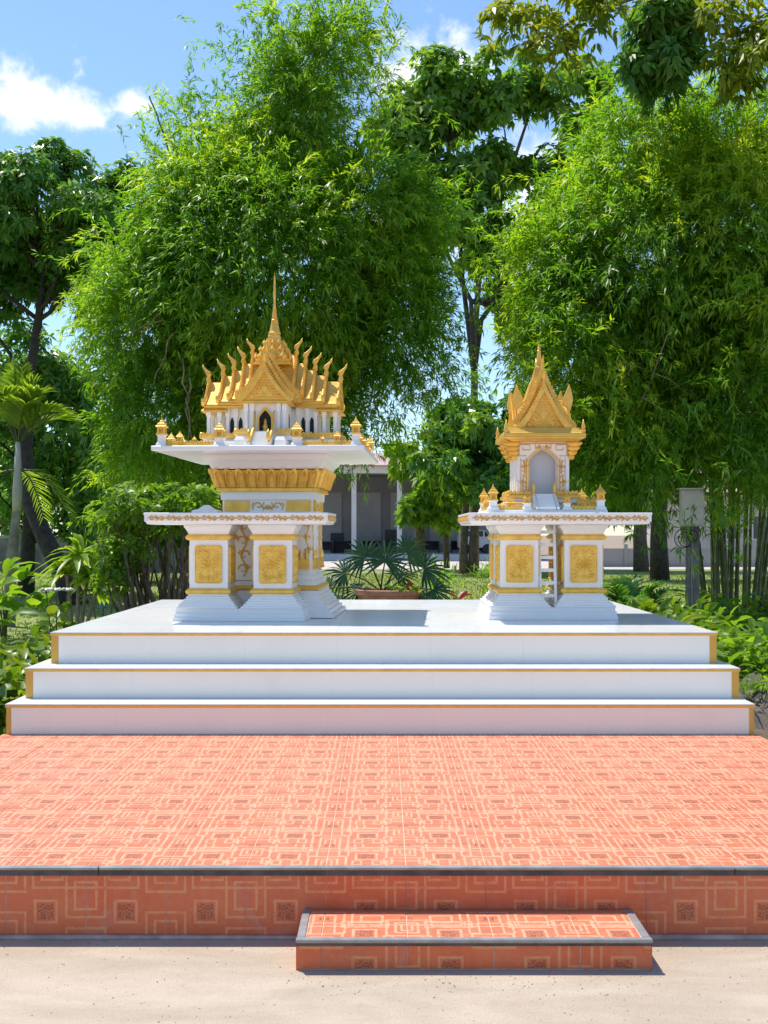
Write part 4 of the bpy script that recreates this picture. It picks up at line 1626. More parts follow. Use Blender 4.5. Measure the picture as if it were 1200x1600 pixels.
D2 = 19.0
bam2 = thing('bamboo_clump', 'big overhanging bamboo clump with visible green canes at right edge', 'bamboo', (6.0, 20.2, 0), group='bamboo clumps')
rows = [(1010, 420, 200, 200, D2, 2.2, 1.2), (1130, 380, 170, 190, D2 - .3, 2.2), (900, 520, 110, 150, D2, 1.6), (880, 400, 95, 70, D2, 1.2), (1000, 250, 120, 75, D2, 1.5), (1110, 220, 120, 70, D2, 1.4),
        (1150, 590, 130, 150, D2 - .6, 1.7), (1000, 650, 130, 110, D2, 1.5), (930, 690, 70, 70, D2, 1.0, .8), (1200, 420, 150, 220, D2 - .4, 1.8), (1080, 520, 120, 150, D2 + .5, 1.6), (1240, 680, 100, 110, D2 - .2, 1.2, .8)]
stray2 = [(800, 380, D2, 60, 26, 20, .3), (850, 330, D2, 45, 28, 18, .5), (930, 220, D2, 40, 30, 22, .5), (1090, 150, D2, 50, 50, 20, .7), (1170, 170, D2, 40, 30, 26, .6), (820, 560, D2, 50, 20, 60, .1),
          (860, 680, D2, 60, 26, 40, .0), (960, 760, D2, 80, 50, 24, .0), (1050, 750, D2, 60, 40, 26, .0), (1150, 730, D2 - .4, 60, 36, 24, .0), (1000, 170, D2, 24, 34, 14, .7), (1090, 755, 16.4, 10, 16, 16, .0), (1130, 700, 17.2, 40, 40, 30, .0), (1165, 600, 16.6, 70, 34, 60, .1), (1170, 470, 16.4, 50, 34, 40, .2), (930, 600, 17.0, 50, 40, 40, .1), (880, 500, 17.2, 50, 34, 50, .2), (1040, 700, 17.2, 50, 50, 30, .0)]
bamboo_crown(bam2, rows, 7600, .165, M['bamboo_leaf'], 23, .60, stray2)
# canes: the ones one can tell apart at the right edge
for i in range(30):
    u = rr.random()
    bx = 1088 + 120 * u + rr.uniform(-9, 9)
    dd = 20.8 + rr.uniform(0, 2.2)
    lean = (u - .45) * 95 + rr.uniform(-24, 24)
    r = rr.choice((.030, .038, .046, .052))
    a = px(bx, 950, dd)
    a.z = 0
    m_ = px(bx + lean * .55, 690, dd)
    t_ = px(bx + lean * 2.8 - 20, 430 + rr.uniform(-140, 90), D2 + .4)
    culm_mesh(a, m_, t_, r, 20).build('culm', M['culm'], bam2, smooth='all')
for path, r_ in (([(1046, 515), (1030, 560), (1012, 605), (992, 652)], .013), ([(1022, 585), (1048, 596), (1078, 618)], .009), ([(1006, 622), (1030, 636), (1058, 640)], .008), ([(960, 562), (990, 572), (1020, 580)], .008), ([(1148, 425), (1158, 470), (1163, 528)], .011), ([(1176, 448), (1183, 480), (1178, 500)], .009), ([(1118, 468), (1108, 486), (1090, 502)], .007)):
    pts = [px(x + rr.uniform(-3, 3), y + rr.uniform(-3, 3), 16.9 + .12 * i) for i, (x, y) in enumerate(path)]
    MB().tube(pts, [r_ * (1 - .6 * i / (len(pts) - 1)) for i in range(len(pts))], 5).build('bare_twig', M['twig'], bam2, smooth='all')
to_local(bam2)

# ------------------------------------------------------------------ trees
mango = thing('mango_tree', 'dark glossy-leaved tree with leaning trunk at the left edge', 'tree', px(112, 945, 24.2) * 1.0)
mango.location.z = 0
o, cc, cr = clump_crown(mango, [(60, 320, 120, 78, 25, 2.2), (155, 315, 72, 70, 25, 1.6), (30, 420, 120, 90, 25, 2.0), (150, 420, 60, 80, 25.4, 1.5), (-40, 360, 120, 120, 25, 2.2)], 100, 60, 8, .20, .066, M['mango_leaf'], 31, (.36, .62), .35, .35, ret=True)
tp = pts_px([(118, 945, 24.2), (100, 900, 24.3), (70, 840, 24.4), (48, 790, 24.6), (40, 700, 24.8), (45, 600, 25), (60, 500, 25), (70, 420, 25)])
tp[0].z = -.05
trunk(mango, M['bark_dark'], tp, [.30, .22, .19, .17, .15, .12, .09, .05])
add_limbs(mango, M['bark_dark'], tp[4:], sorted(cc.tolist(), key=lambda c: c[1]), .06, k=22, seed=3)
to_local(mango)

mango2 = thing('shade_tree', 'low dense dark tree behind the palm on the left', 'tree', (-9.0, 28.0, 0))
o, cc, cr = clump_crown(mango2, [(90, 640, 105, 90, 28, 2.0), (20, 600, 90, 90, 28, 2.0), (-40, 700, 90, 120, 28, 2.0), (150, 740, 70, 90, 28.5, 1.6), (60, 760, 110, 80, 28.5, 1.8)], 74, 50, 7, .22, .072, M['mango_leaf'], 37, (.5, .8), .3, .35, ret=True)
tp = pts_px([(40, 930, 28), (44, 850, 28), (50, 760, 28), (60, 660, 28)])
tp[0].z = -.05
trunk(mango2, M['bark_dark'], tp, [.22, .17, .14, .06])
add_limbs(mango2, M['bark_dark'], tp[1:], cc.tolist(), .05, k=10, seed=4)
to_local(mango2)

tall = thing('tall_tree', 'tall airy tree with forked dark trunk between the two bamboos', 'tree', (3.95, 50.0, 0))
rows = [(690, 190, 85, 70, 50, 2.2), (640, 250, 60, 80, 50, 1.8), (700, 150, 60, 50, 50, 1.8), (620, 180, 35, 40, 50, 1.4), (770, 150, 60, 55, 50, 2.0), (850, 130, 80, 55, 50, 2.0), (905, 190, 50, 60, 50, 1.8), (760, 270, 80, 60, 50, 2.0), (850, 290, 80, 70, 50, 2.0),
        (700, 350, 70, 60, 50, 1.8), (790, 400, 60, 70, 50, 1.6), (790, 470, 40, 50, 50.5, 1.0), (835, 530, 45, 60, 50, 1.2), (920, 120, 40, 40, 50, 1.2), (690, 130, 50, 40, 50, 1.2)]
o, cc, cr = clump_crown(tall, rows, 124, 34, 7, .42, .18, M['tall_leaf'], 41, (.62, 1.15), .25, .25, ret=True)
tp = pts_px([(742, 905, 50), (742, 700, 50), (741, 600, 50), (742, 520, 50), (748, 440, 50), (770, 350, 50), (800, 260, 50), (830, 170, 50)])
tp[0].z = -.1
trunk(tall, M['bark'], tp, [.20, .18, .16, .14, .13, .11, .09, .05])
forks = [pts_px([(741, 590, 50), (733, 520, 50), (722, 430, 50), (716, 330, 50), (700, 220, 50)]), pts_px([(742, 575, 50), (752, 500, 50), (800, 430, 50), (850, 350, 50), (870, 250, 50)]),
         pts_px([(741, 585, 49.6), (739, 540, 49.6), (736, 470, 49.4), (690, 380, 49.4), (650, 290, 49.5)])]
for q in forks:
    trunk(tall, M['bark_dark'], q, [.12, .11, .10, .08, .04], 8, 'limb')
add_limbs(tall, M['bark_dark'], tp[4:] + forks[0][2:] + forks[1][2:] + forks[2][2:], cc.tolist(), .07, k=46, seed=5)
to_local(tall)

rnd = thing('round_tree', 'round dark glossy tree with twin trunk before the open hall', 'tree', (3.2, 43.0, 0))
o, cc, cr = clump_crown(rnd, [(740, 690, 62, 75, 42, 1.9), (690, 740, 45, 50, 42, 1.4), (770, 750, 50, 50, 42, 1.5), (745, 640, 40, 35, 42, 1.1), (800, 680, 60, 60, 43, 1.4), (700, 680, 30, 40, 42, 1.0)], 62, 40, 8, .34, .13, M['mango_leaf'], 47, (.45, .75), .3, .25, ret=True)
for q in (pts_px([(725, 897, 43), (724, 860, 43), (727, 800, 43), (735, 720, 42.5)]), pts_px([(739, 897, 43), (739, 850, 43), (745, 790, 43), (760, 710, 42.5)])):
    q[0].z = -.05
    trunk(rnd, M['bark'], q, [.20, .16, .14, .07])
to_local(rnd)

sap = thing('young_tree', 'young tree with big light leaves before the white columns', 'tree', (1.9, 47, 0))
clump_crown(sap, [(650, 740, 38, 34, 46, 1.2), (620, 700, 30, 40, 46, 1.0), (640, 800, 26, 22, 46, .9), (672, 770, 30, 36, 46, 1.0), (690, 800, 26, 20, 46, .8)], 17, 18, 6, .42, .18, M['shrub_leaf'], 53, (.35, .6), .2, .3)
q = pts_px([(655, 885, 47), (656, 840, 47), (654, 790, 46.5), (648, 730, 46)])
trunk(sap, M['bark'], q, [.24, .22, .19, .08])
to_local(sap)
sap2 = thing('slender_tree', 'slender young trunk with a leaf tuft right of the white columns', 'tree', (2.6, 48, 0))
clump_crown(sap2, [(697, 800, 20, 14, 48, .6), (695, 780, 26, 18, 48, .6)], 10, 22, 6, .42, .17, M['shrub_leaf'], 59, (.3, .5), .2, .3)
q = pts_px([(698, 888, 48), (697, 840, 48), (696, 790, 48)])
trunk(sap2, M['bark'], q, [.14, .13, .08])
to_local(sap2)

ovh = thing('broadleaf_tree', 'yellow-green broadleaf boughs reaching in from the top right corner', 'tree', (9.5, 17.5, 0))
rows = [(830, 30, 60, 34, 16.5, 1.0), (900, 20, 60, 40, 16.5, 1.0), (850, 85, 40, 40, 16.5, .8), (960, 40, 60, 34, 16.5, 1.0), (1130, 30, 80, 40, 16.5, 1.2), (1160, 110, 50, 60, 16.5, 1.0), (1060, -10, 90, 30, 16.5, 1.0), (1200, 60, 60, 60, 16.5, 1.2)]
o, cc, cr = clump_crown(ovh, rows, 46, 15, 6, .19, .062, M['yellow_leaf'], 61, (.22, .42), .2, .45, ret=True)
o2 = clump_crown(ovh, [(1035, 70, 50, 60, 17, .9), (1050, 20, 50, 40, 17, .9), (1010, 110, 30, 30, 17, .6)], 30, 26, 7, .20, .062, M['mango_leaf'], 67, (.24, .42), .15, .4)
tp = [Vector((9.5, 17.5, -.1)), Vector((9.4, 17.5, 3)), Vector((9.0, 17.3, 6)), Vector((8.2, 17, 8.6)), Vector((6.8, 16.8, 10.0))]
trunk(ovh, M['bark'], tp, [.30, .26, .22, .15, .08])
for q, r in ((pts_px([(1330, 20, 17), (1250, 20, 16.8), (1200, 38, 16.5), (1160, 50, 16.5), (1120, 54, 16.5)]), .05), (pts_px([(1400, -60, 17), (1250, -60, 16.8), (1100, -40, 16.6), (980, 0, 16.5), (900, 30, 16.5), (850, 60, 16.5)]), .06),
             (pts_px([(1250, 10, 16.8), (1180, 60, 16.6), (1165, 120, 16.5)]), .03), (pts_px([(1250, -60, 16.8), (1090, -30, 17), (1045, 30, 17), (1035, 120, 17)]), .05)):
    trunk(ovh, M['bark'], q, [r * (1 - .75 * i / (len(q) - 1)) for i in range(len(q))], 7, 'limb')
to_local(ovh)

for i, (bx, lab) in enumerate(((205, 'dark bushy tree behind the tangled shrub left of the tall shrine'), (345, 'dark bushy tree hidden behind the pillar of the tall shrine'))):
    t = thing('bushy_tree', lab, 'tree', px(bx, 900, 36))
    t.location.z = 0
    clump_crown(t, [(bx, 740, 85, 80, 36, 2.0), (bx - 30, 800, 60, 50, 36, 1.6), (bx + 40, 800, 60, 50, 36, 1.6)], 60, 34, 7, .34, .13, M['mango_leaf'], 95 + i, (.6, 1.0), .25, .3)
    q = pts_px([(bx, 905, 36), (bx + 4, 850, 36), (bx, 780, 36)])
    q[0].z = -.05
    trunk(t, M['bark_dark'], q, [.22, .18, .08])
    to_local(t)
# trunks and low trees seen under the right bamboo
for i, (bx, by, r, dd, top, lab) in enumerate(((1031, 905, .30, 37, 640, 'thick dark trunk standing right of the small shrine'), (1002, 890, .30, 46, 640, 'brown trunk half hidden by the table of the small shrine'))):
    t = thing('shade_tree', lab, 'tree', px(bx, by, dd))
    t.location.z = 0
    q = pts_px([(bx, by, dd), (bx - 2, 840, dd), (bx, 780, dd), (bx + 4, 720, dd), (bx, top, dd)])
    q[0].z = -.05
    trunk(t, M['bark_dark'] if i == 0 else M['bark'], q, [r * 1.1, r * .9, r * .8, r * .7, r * .3])
    clump_crown(t, [(bx - 10, 700, 70, 50, dd, 2.0), (bx + 40, 680, 60, 50, dd, 1.8), (bx - 60, 730, 40, 40, dd, 1.4)], 34, 30, 7, .36, .14, M['shrub_leaf'] if i else M['tall_leaf'], 71 + i, (.5, .8), .3, .3)
    to_local(t)
# far belt of trees beyond the road, one object each
for i, (bx, w, top, dd, lab) in enumerate(((-60, 130, 640, 74, 'distant tree beyond the lawn at the far left'), (330, 120, 660, 80, 'distant tree hidden deep behind the left bamboo'), (480, 80, 690, 84, 'distant tree just left of the open hall roof'),
                                           (905, 110, 640, 82, 'distant tree seen under the right bamboo leaves'), (1260, 130, 640, 80, 'distant tree beyond the canes at far right'))):
    t = thing('distant_tree', lab, 'tree', px(bx, 870, dd), group='distant trees')
    t.location.z = 0
    sc = dd / F_PX
    clump_crown(t, [(bx, (top + 800) / 2, w * .8, (830 - top) / 2, dd, 3.0), (bx + w * .5, 770, w * .5, 50, dd, 2.5), (bx - w * .5, 760, w * .5, 60, dd, 2.5)], 60, 26, 6, .75, .34, M['tall_leaf'], 81 + i, (1.0, 1.7), .3, .3)
    trunk(t, M['bark'], [px(bx, 870, dd) - Vector((0, 0, .5)), px(bx + 4, 820, dd), px(bx, 740, dd)], [.35, .28, .12])
    to_local(t)


# ------------------------------------------------------------------ open hall and house in the distance
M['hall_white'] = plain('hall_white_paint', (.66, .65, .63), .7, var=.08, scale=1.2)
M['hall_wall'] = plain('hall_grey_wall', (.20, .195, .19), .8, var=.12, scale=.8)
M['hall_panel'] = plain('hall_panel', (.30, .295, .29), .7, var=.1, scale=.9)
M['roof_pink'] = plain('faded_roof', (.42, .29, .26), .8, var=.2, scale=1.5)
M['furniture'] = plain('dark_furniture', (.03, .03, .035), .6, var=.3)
M['pale_wall'] = plain('pale_house_wall', (.50, .45, .40), .8, var=.12, scale=.9)
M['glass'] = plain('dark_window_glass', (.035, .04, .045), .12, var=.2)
M['wall_grey'] = plain('weathered_wall', (.17, .16, .145), .9, var=.4, scale=1.4, bump=.5, bscale=8)
M['box_beige'] = plain('beige_box_paint', (.60, .50, .37), .55, var=.1, scale=5)
M['post_concrete'] = plain('post_concrete', (.22, .18, .14), .9, var=.3, scale=6, bump=.4)
M['cable'] = plain('black_cable', (.02, .02, .02), .5)
M['blue_plastic'] = plain('blue_plastic', (.04, .16, .28), .4, var=.15)
M['orange_paint'] = plain('rust_orange_paint', (.38, .10, .03), .55, var=.25)
M['petal_white'] = plain('white_petal', (.75, .74, .70), .6, var=.05)

hall = thing('open_hall', 'white open-sided hall with columns and dark interior beyond the lawn', 'building', (0, 68, 0))
hx0, hx1 = (400 - CX) * 66 / F_PX, (806 - CX) * 66 / F_PX


def part_box(parent, name, mat, x0, x1, y0, y1, z0, z1, bevel=0.0):
    o = MB().box(x0, x1, y0 - parent.location.y, y1 - parent.location.y, z0, z1).build(name, mat, parent, bevel=bevel)
    return o


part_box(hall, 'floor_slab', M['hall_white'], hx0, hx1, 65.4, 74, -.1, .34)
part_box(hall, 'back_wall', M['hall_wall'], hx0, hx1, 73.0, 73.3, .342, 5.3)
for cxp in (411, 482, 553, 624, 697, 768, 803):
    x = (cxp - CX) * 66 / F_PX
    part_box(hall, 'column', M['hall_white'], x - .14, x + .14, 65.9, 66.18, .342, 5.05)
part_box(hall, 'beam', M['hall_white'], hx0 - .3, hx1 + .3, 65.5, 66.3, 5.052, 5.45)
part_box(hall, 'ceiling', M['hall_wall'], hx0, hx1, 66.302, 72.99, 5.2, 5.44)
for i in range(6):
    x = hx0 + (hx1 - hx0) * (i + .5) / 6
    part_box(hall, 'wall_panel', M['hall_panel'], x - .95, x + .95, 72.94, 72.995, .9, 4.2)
V = [(hx0 - .8, -3.2, 5.46), (hx1 + .8, -3.2, 5.46), (hx1 + .8, 6.4, 5.46), (hx0 - .8, 6.4, 5.46), (hx0 - .8, 1.6, 6.5), (hx1 + .8, 1.6, 6.5)]
MB().add(V, [(3, 2, 1, 0), (0, 1, 5, 4), (2, 3, 4, 5), (1, 2, 5), (3, 0, 4)]).build('roof', M['roof_pink'], hall)
desk_spots = [(505, 'leftmost desk'), (535, 'second desk'), (580, 'third desk'), (640, 'fourth desk'), (672, 'fifth desk'), (722, 'sixth desk'), (752, 'rightmost desk')]
for i, (cxp, which) in enumerate(desk_spots):
    x = (cxp - CX) * 69 / F_PX
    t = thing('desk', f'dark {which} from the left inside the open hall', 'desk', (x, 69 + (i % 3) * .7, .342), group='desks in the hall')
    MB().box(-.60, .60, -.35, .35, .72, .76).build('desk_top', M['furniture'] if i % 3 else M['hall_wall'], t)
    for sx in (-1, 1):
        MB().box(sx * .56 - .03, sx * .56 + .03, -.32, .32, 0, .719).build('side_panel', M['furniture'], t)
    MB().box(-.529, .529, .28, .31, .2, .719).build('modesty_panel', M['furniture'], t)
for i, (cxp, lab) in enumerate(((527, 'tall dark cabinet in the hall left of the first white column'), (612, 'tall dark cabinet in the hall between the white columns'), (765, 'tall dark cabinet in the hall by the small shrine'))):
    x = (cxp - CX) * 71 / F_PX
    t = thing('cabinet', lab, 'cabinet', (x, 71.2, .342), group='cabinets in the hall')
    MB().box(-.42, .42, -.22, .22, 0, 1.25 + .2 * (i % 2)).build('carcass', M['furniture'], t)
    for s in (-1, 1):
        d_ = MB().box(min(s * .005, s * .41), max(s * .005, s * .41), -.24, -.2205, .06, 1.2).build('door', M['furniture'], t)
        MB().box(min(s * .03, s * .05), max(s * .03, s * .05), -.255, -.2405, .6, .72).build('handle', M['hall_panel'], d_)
van = thing('parked_van', 'white van parked in the shade inside the hall, seen left of the small shrine', 'van', ((744 - CX) * 68.0 / F_PX, 68.6, .342))
prof = [(-1.05, .35), (1.05, .35), (1.05, .85), (.86, 1.0), (.55, 1.42), (-.95, 1.45), (-1.05, 1.0)]
MB().prism(prof, -.75, .75).build('body', M['hall_white'], van, bevel=.05)
MB().prism([(.50, 1.03), (.80, 1.0), (.56, 1.34), (.50, 1.36)], -.757, -.7505).build('window', M['glass'], van)
MB().prism([(-.85, 1.03), (.40, 1.03), (.40, 1.36), (-.85, 1.36)], -.757, -.7505).build('window', M['glass'], van)
for sx in (-.62, .66):
    for sy in (-.68, .68):
        mb = MB()
        mb.tf = Matrix.Translation((sx, sy, .30)) @ Matrix.Rotation(PI / 2, 4, 'X')
        mb.lathe([(.16, -.09), (.28, -.09), (.30, -.06), (.30, .06), (.28, .09), (.16, .09)], 16)
        mb.build('wheel', M['furniture'], van)

house = thing('house', 'pale house with pink roof behind the bamboo canes on the right', 'house', (14.5, 58, 0))
x0, x1 = (1040 - CX) * 58 / F_PX - 14.5, (1330 - CX) * 58 / F_PX - 14.5
MB().box(x0, x1, 0, 5, -.05, 3.6).build('wall', M['pale_wall'], house)
for i in range(5):
    xa = x0 + .7 + i * 1.85
    w_ = MB().box(xa, xa + 1.1, -.06, -.001, 1.2, 2.5).build('window', M['hall_white'], house)
    for j in range(2):
        MB().box(xa + .08 + j * .49, xa + .53 + j * .49, -.075, -.0605, 1.28, 2.42).build('pane', M['glass'], w_)
V = [(x0 - .6, -1.0, 3.62), (x1 + .6, -1.0, 3.62), (x1 + .6, 5.6, 3.62), (x0 - .6, 5.6, 3.62), (x0 - .6, 2.4, 5.2), (x1 + .6, 2.4, 5.2)]
MB().add(V, [(3, 2, 1, 0), (0, 1, 5, 4), (2, 3, 4, 5), (1, 2, 5), (3, 0, 4)]).build('roof', M['roof_pink'], house)
fence = thing('boundary_fence', 'low grey wall of concrete slabs with posts across the road on the right', 'fence', (13.5, 52.5, 0))
for i in range(8):
    xa = -5.5 + i * 1.6
    MB().box(xa + .09, xa + 1.51, -.04, .04, -.02, .85).build('slab', M['hall_panel'], fence)
    MB().box(xa - .08, xa + .08, -.08, .08, -.02, 1.05).build('post', M['hall_panel'], fence)
bwall = thing('boundary_wall', 'dark weathered block wall beyond the lawn on the left', 'wall', (-19, 44.0, 0))
for i in range(13):
    xa = -14 + i * 2.1
    MB().box(xa, xa + 2.09, 0, .18, -.05, 1.35).build('panel', M['wall_grey'], bwall)
    MB().box(xa - .14, xa + .14, -.10, -.001, -.05, 1.5).build('pier', M['wall_grey'], bwall)
MB().box(-14, 13.3, -.03, .22, 1.352, 1.45).build('coping', M['hall_panel'], bwall)

# ------------------------------------------------------------------ utility post
up = thing('utility_post', 'concrete post carrying a beige meter box and looped cables near the bamboo', 'utility post', (px(1082, 935, 17.0).x, 17.0, .53))
up.scale = (.62, .62, .64)
MB().stack([(.150, .125, -.95), (.13, .11, 2.6)]).build('post', M['post_concrete'], up, bevel=.01)
bx_ = MB().box(-.36, .20, -.33, -.1205, 1.70, 2.55).build('meter_box', M['box_beige'], up, bevel=.02)
MB().box(-.33, .17, -.345, -.3305, 1.74, 2.50).build('lid', M['box_beige'], bx_, bevel=.01)
MB().box(-.40, .24, -.37, -.10, 2.552, 2.59).build('rain_hood', M['box_beige'], bx_)
for r_, x_, z_ in ((.22, -.27, 1.42), (.17, -.22, 1.40), (.13, -.05, 1.48)):
    pts = [(x_ + r_ * math.cos(a * .42), -.20 - .02 * math.sin(a), z_ + r_ * math.sin(a * .42)) for a in range(16)]
    MB().tube(pts, .012, 5).build('cable_loop', M['cable'], up)
MB().tube([(-.05, -.15, 1.7), (-.04, -.14, 1.2), (-.06, -.14, .6), (-.05, -.14, -.85)], .018, 6).build('conduit', M['hall_panel'], up)

# ------------------------------------------------------------------ plants
BROAD = [(0, .06), (.12, .55), (.35, 1.0), (.65, .85), (.88, .38), (1, .02)]
STRAP = [(0, .45), (.2, .85), (.5, 1.0), (.8, .6), (1, .02)]


def spherical(rng, n, el0, el1):
    az = rng.random(n) * 2 * PI
    el = np.radians(rng.uniform(el0, el1, n))
    return np.stack([np.cos(az) * np.cos(el), np.sin(az) * np.cos(el), np.sin(el)], 1)


def leafy_mesh(seed, n, h, spread, leaf_l, leaf_w, mat, stations=BROAD, el=(-10, 60), droop=.25, stalk=True):
    """bushy plant: leaves on short stalks about a low dome; returns mesh"""
    rng = np.random.default_rng(seed)
    p = rng.normal(size=(n, 3)) * np.array([spread * .5, spread * .5, 0])
    rad = np.linalg.norm(p[:, :2], axis=1) / spread
    p[:, 2] = h * rng.uniform(.25, 1.0, n) * np.clip(1.1 - rad * .55, .2, 1)
    d = spherical(rng, n, *el)
    d = unit(d + unit(p * np.array([1, 1, .1])) * .7)
    nn = unit(np.array([0, 0, 1.0]) + rng.normal(size=(n, 3)) * .35)
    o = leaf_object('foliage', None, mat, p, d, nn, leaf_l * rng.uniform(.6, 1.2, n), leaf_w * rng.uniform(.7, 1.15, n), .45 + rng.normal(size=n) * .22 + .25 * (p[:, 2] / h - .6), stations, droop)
    me = o.data
    bpy.data.objects.remove(o)
    return me


def stems_mesh(seed, n, h, spread, r, mat, top=.75):
    rng = random.Random(seed)
    mb = MB()
    for i in range(n):
        a, q = rng.random() * 6.28, spread * rng.uniform(.05, .35)
        b = (q * math.cos(a) * .4, q * math.sin(a) * .4, -.02)
        e = (q * 1.6 * math.cos(a), q * 1.6 * math.sin(a), h * top * rng.uniform(.6, 1))
        mb.tube([b, ((b[0] + e[0]) / 2 * .8, (b[1] + e[1]) / 2 * .8, e[2] * .5), e], [r, r * .8, r * .4], 5)
    o = mb.build('stems', mat)
    me = o.data
    bpy.data.objects.remove(o)
    return me


def plant(name, label, group, fol, stem, x, y, s=1.0, rz=0.0, cat='plant', z=0.0, sz=None):
    t = thing(name, label, cat, (x, y, z), rz, group)
    t.scale = (s, s, sz or s)
    link_mesh('foliage', fol, t)
    if stem:
        link_mesh('stems', stem, t)
    return t


rb = random.Random(12)
bed_var = [leafy_mesh(200 + i, 120, .50, .55, .20, .11, M['bed_leaf'], droop=.38) for i in range(3)]
bed_nar = [leafy_mesh(210 + i, 170, .45, .5, .17, .062, M['bed_leaf'], el=(5, 75), droop=.3) for i in range(3)]
bed_stem = stems_mesh(5, 9, .45, .5, .009, M['culm'])
spots = []
for i in range(30):
    y = 8.3 + i * .225 + rb.uniform(-.15, .15)
    spots.append((-2.75 - rb.uniform(0, .75) * (1 + .5 * (y > 10)), y, i))
for x, y, i in spots:
    plant('bed_plant', ('broad' if i % 4 else 'narrow') + ('-leaved green plant in the bed near the left platform steps' if y < 11 else '-leaved green plant in the bed beside the back of the platform'), 'plants in the left bed', bed_var[i % 3] if i % 4 else bed_nar[i % 3], bed_stem, x, y, rb.uniform(.80, 1.15) * (.60 if y > 11 else 1.12), rb.random() * 6)
for i in range(22):
    p = px(rb.uniform(955, 1095), 0, rb.uniform(12.2, 14.6))
    plant('bright_shrub', 'low bright yellow-green shrub behind the right end of the platform', 'shrubs behind the right platform end', bed_nar[i % 3], bed_stem, p.x, p.y, rb.uniform(1.05, 1.5), rb.random() * 6, 'shrub')
dark_fol = [leafy_mesh(230 + i, 150, .60, .6, .20, .085, M['shrub_leaf'], el=(0, 60), droop=.3) for i in range(3)]
for i in range(26):
    x, y = (3.0 + rb.random() * 2.1, 10.2 + rb.random() * 3.6) if i < 18 else (5.0 + rb.random() * 2.4, 17.0 + rb.random() * 2.6)
    plant('dark_shrub', 'dense dark green shrub beside the right end of the platform steps' if i < 18 else 'dense dark green shrub at the foot of the bamboo canes on the right', 'shrubs under the right bamboo', dark_fol[i % 3], bed_stem, x, y, rb.uniform(.85, 1.1), rb.random() * 6, 'shrub')

# tall-leaf canna-like plants at the left edge
can = leafy_mesh(240, 46, 1.25, .50, .62, .17, M['shrub_leaf'], BROAD, (15, 75), .45)
can_st = stems_mesh(9, 7, 1.2, .4, .018, M['culm'])
plant('canna_plant', 'tall broad-leaved plant beside the palm trunk at the left edge', None, can, can_st, px(8, 0, 16.5).x, 16.5, .92, .3)
plant('canna_plant', 'tall broad-leaved plant cut off by the left edge of the picture', None, can, can_st, px(-45, 0, 15.5).x, 15.5, 1.0, 2.1)


def rosette(parent, mat, c, n, ln, wd, seed, el=(-5, 80), droop=.55, name='leaf_rosette', stations=STRAP):
    rng = np.random.default_rng(seed)
    d = spherical(rng, n, *el)
    p = np.tile(np.array(c), (n, 1)) + rng.normal(size=(n, 3)) * .02
    nn = unit(np.array([0, 0, 1.0]) - d * d[:, 2:3])
    return leaf_object(name, parent, mat, p, d, nn, ln * rng.uniform(.7, 1.1, n), wd * rng.uniform(.8, 1.1, n), .55 + rng.normal(size=n) * .18, stations, droop)


dr = thing('dracaena', 'pale green strap-leaved plant on thin stems left of the platform', 'plant', (px(118, 0, 15.2).x, 15.2, 0))
for i, (dx, h, ln) in enumerate(((.05, 1.22, .60), (-.12, .98, .46), (.16, .92, .42), (.28, .72, .36))):
    MB().tube([(dx * .3, 0, -.03), (dx * .6, .02, h * .5), (dx, 0, h)], [.035, .028, .022], 7).build('stem', M['bark_pale'], dr)
    rosette(dr, M['palm_leaf'], (dx, 0, h), 30, ln, .10, 300 + i)


# palm at the left edge
def frond(parent, base, az, el, ln, sag, leaf_l, mat, seed, n=46, leaf_w=.035, v=.55, name='frond'):
    rng = np.random.default_rng(seed)
    d0 = Vector((math.cos(az) * math.cos(el), math.sin(az) * math.cos(el), math.sin(el)))
    base = Vector(base)
    pts = []
    for i in range(11):
        t = i / 10
        pts.append(base + d0 * ln * t + Vector((0, 0, -sag * ln * t ** 2.1)))
    f = MB().tube(pts, [.020 * (1 - .85 * i / 10) for i in range(11)], 5).build(name, M['culm'], parent, smooth='all')
    P, Dd, Nn, L = [], [], [], []
    for k in range(n):
        t = .20 + .80 * (k + .5) / n
        i = min(9, int(t * 10))
        p = pts[i].lerp(pts[i + 1], t * 10 - i)
        tan = (pts[i + 1] - pts[i]).normalized()
        side = tan.cross(Vector((0, 0, 1))).normalized()
        upv = side.cross(tan)
        for s in (-1, 1):
            q = (side * s + tan * (.75 + .5 * t) + upv * v + Vector(rng.normal(size=3)) * .08).normalized()
            P.append(tuple(p)); Dd.append(tuple(q)); Nn.append(tuple(upv - side * s * .4))
            L.append(leaf_l * (.55 + .45 * math.sin(PI * min(1, .15 + t * .8))) * rng.uniform(.9, 1.08))
    leaf_object('leaflets', f, mat, P, Dd, Nn, np.array(L), leaf_w, .5 + rng.normal(size=len(P)) * .16, [(0, .4), (.3, 1), (.7, .75), (1, .03)], .26, .1)
    return f


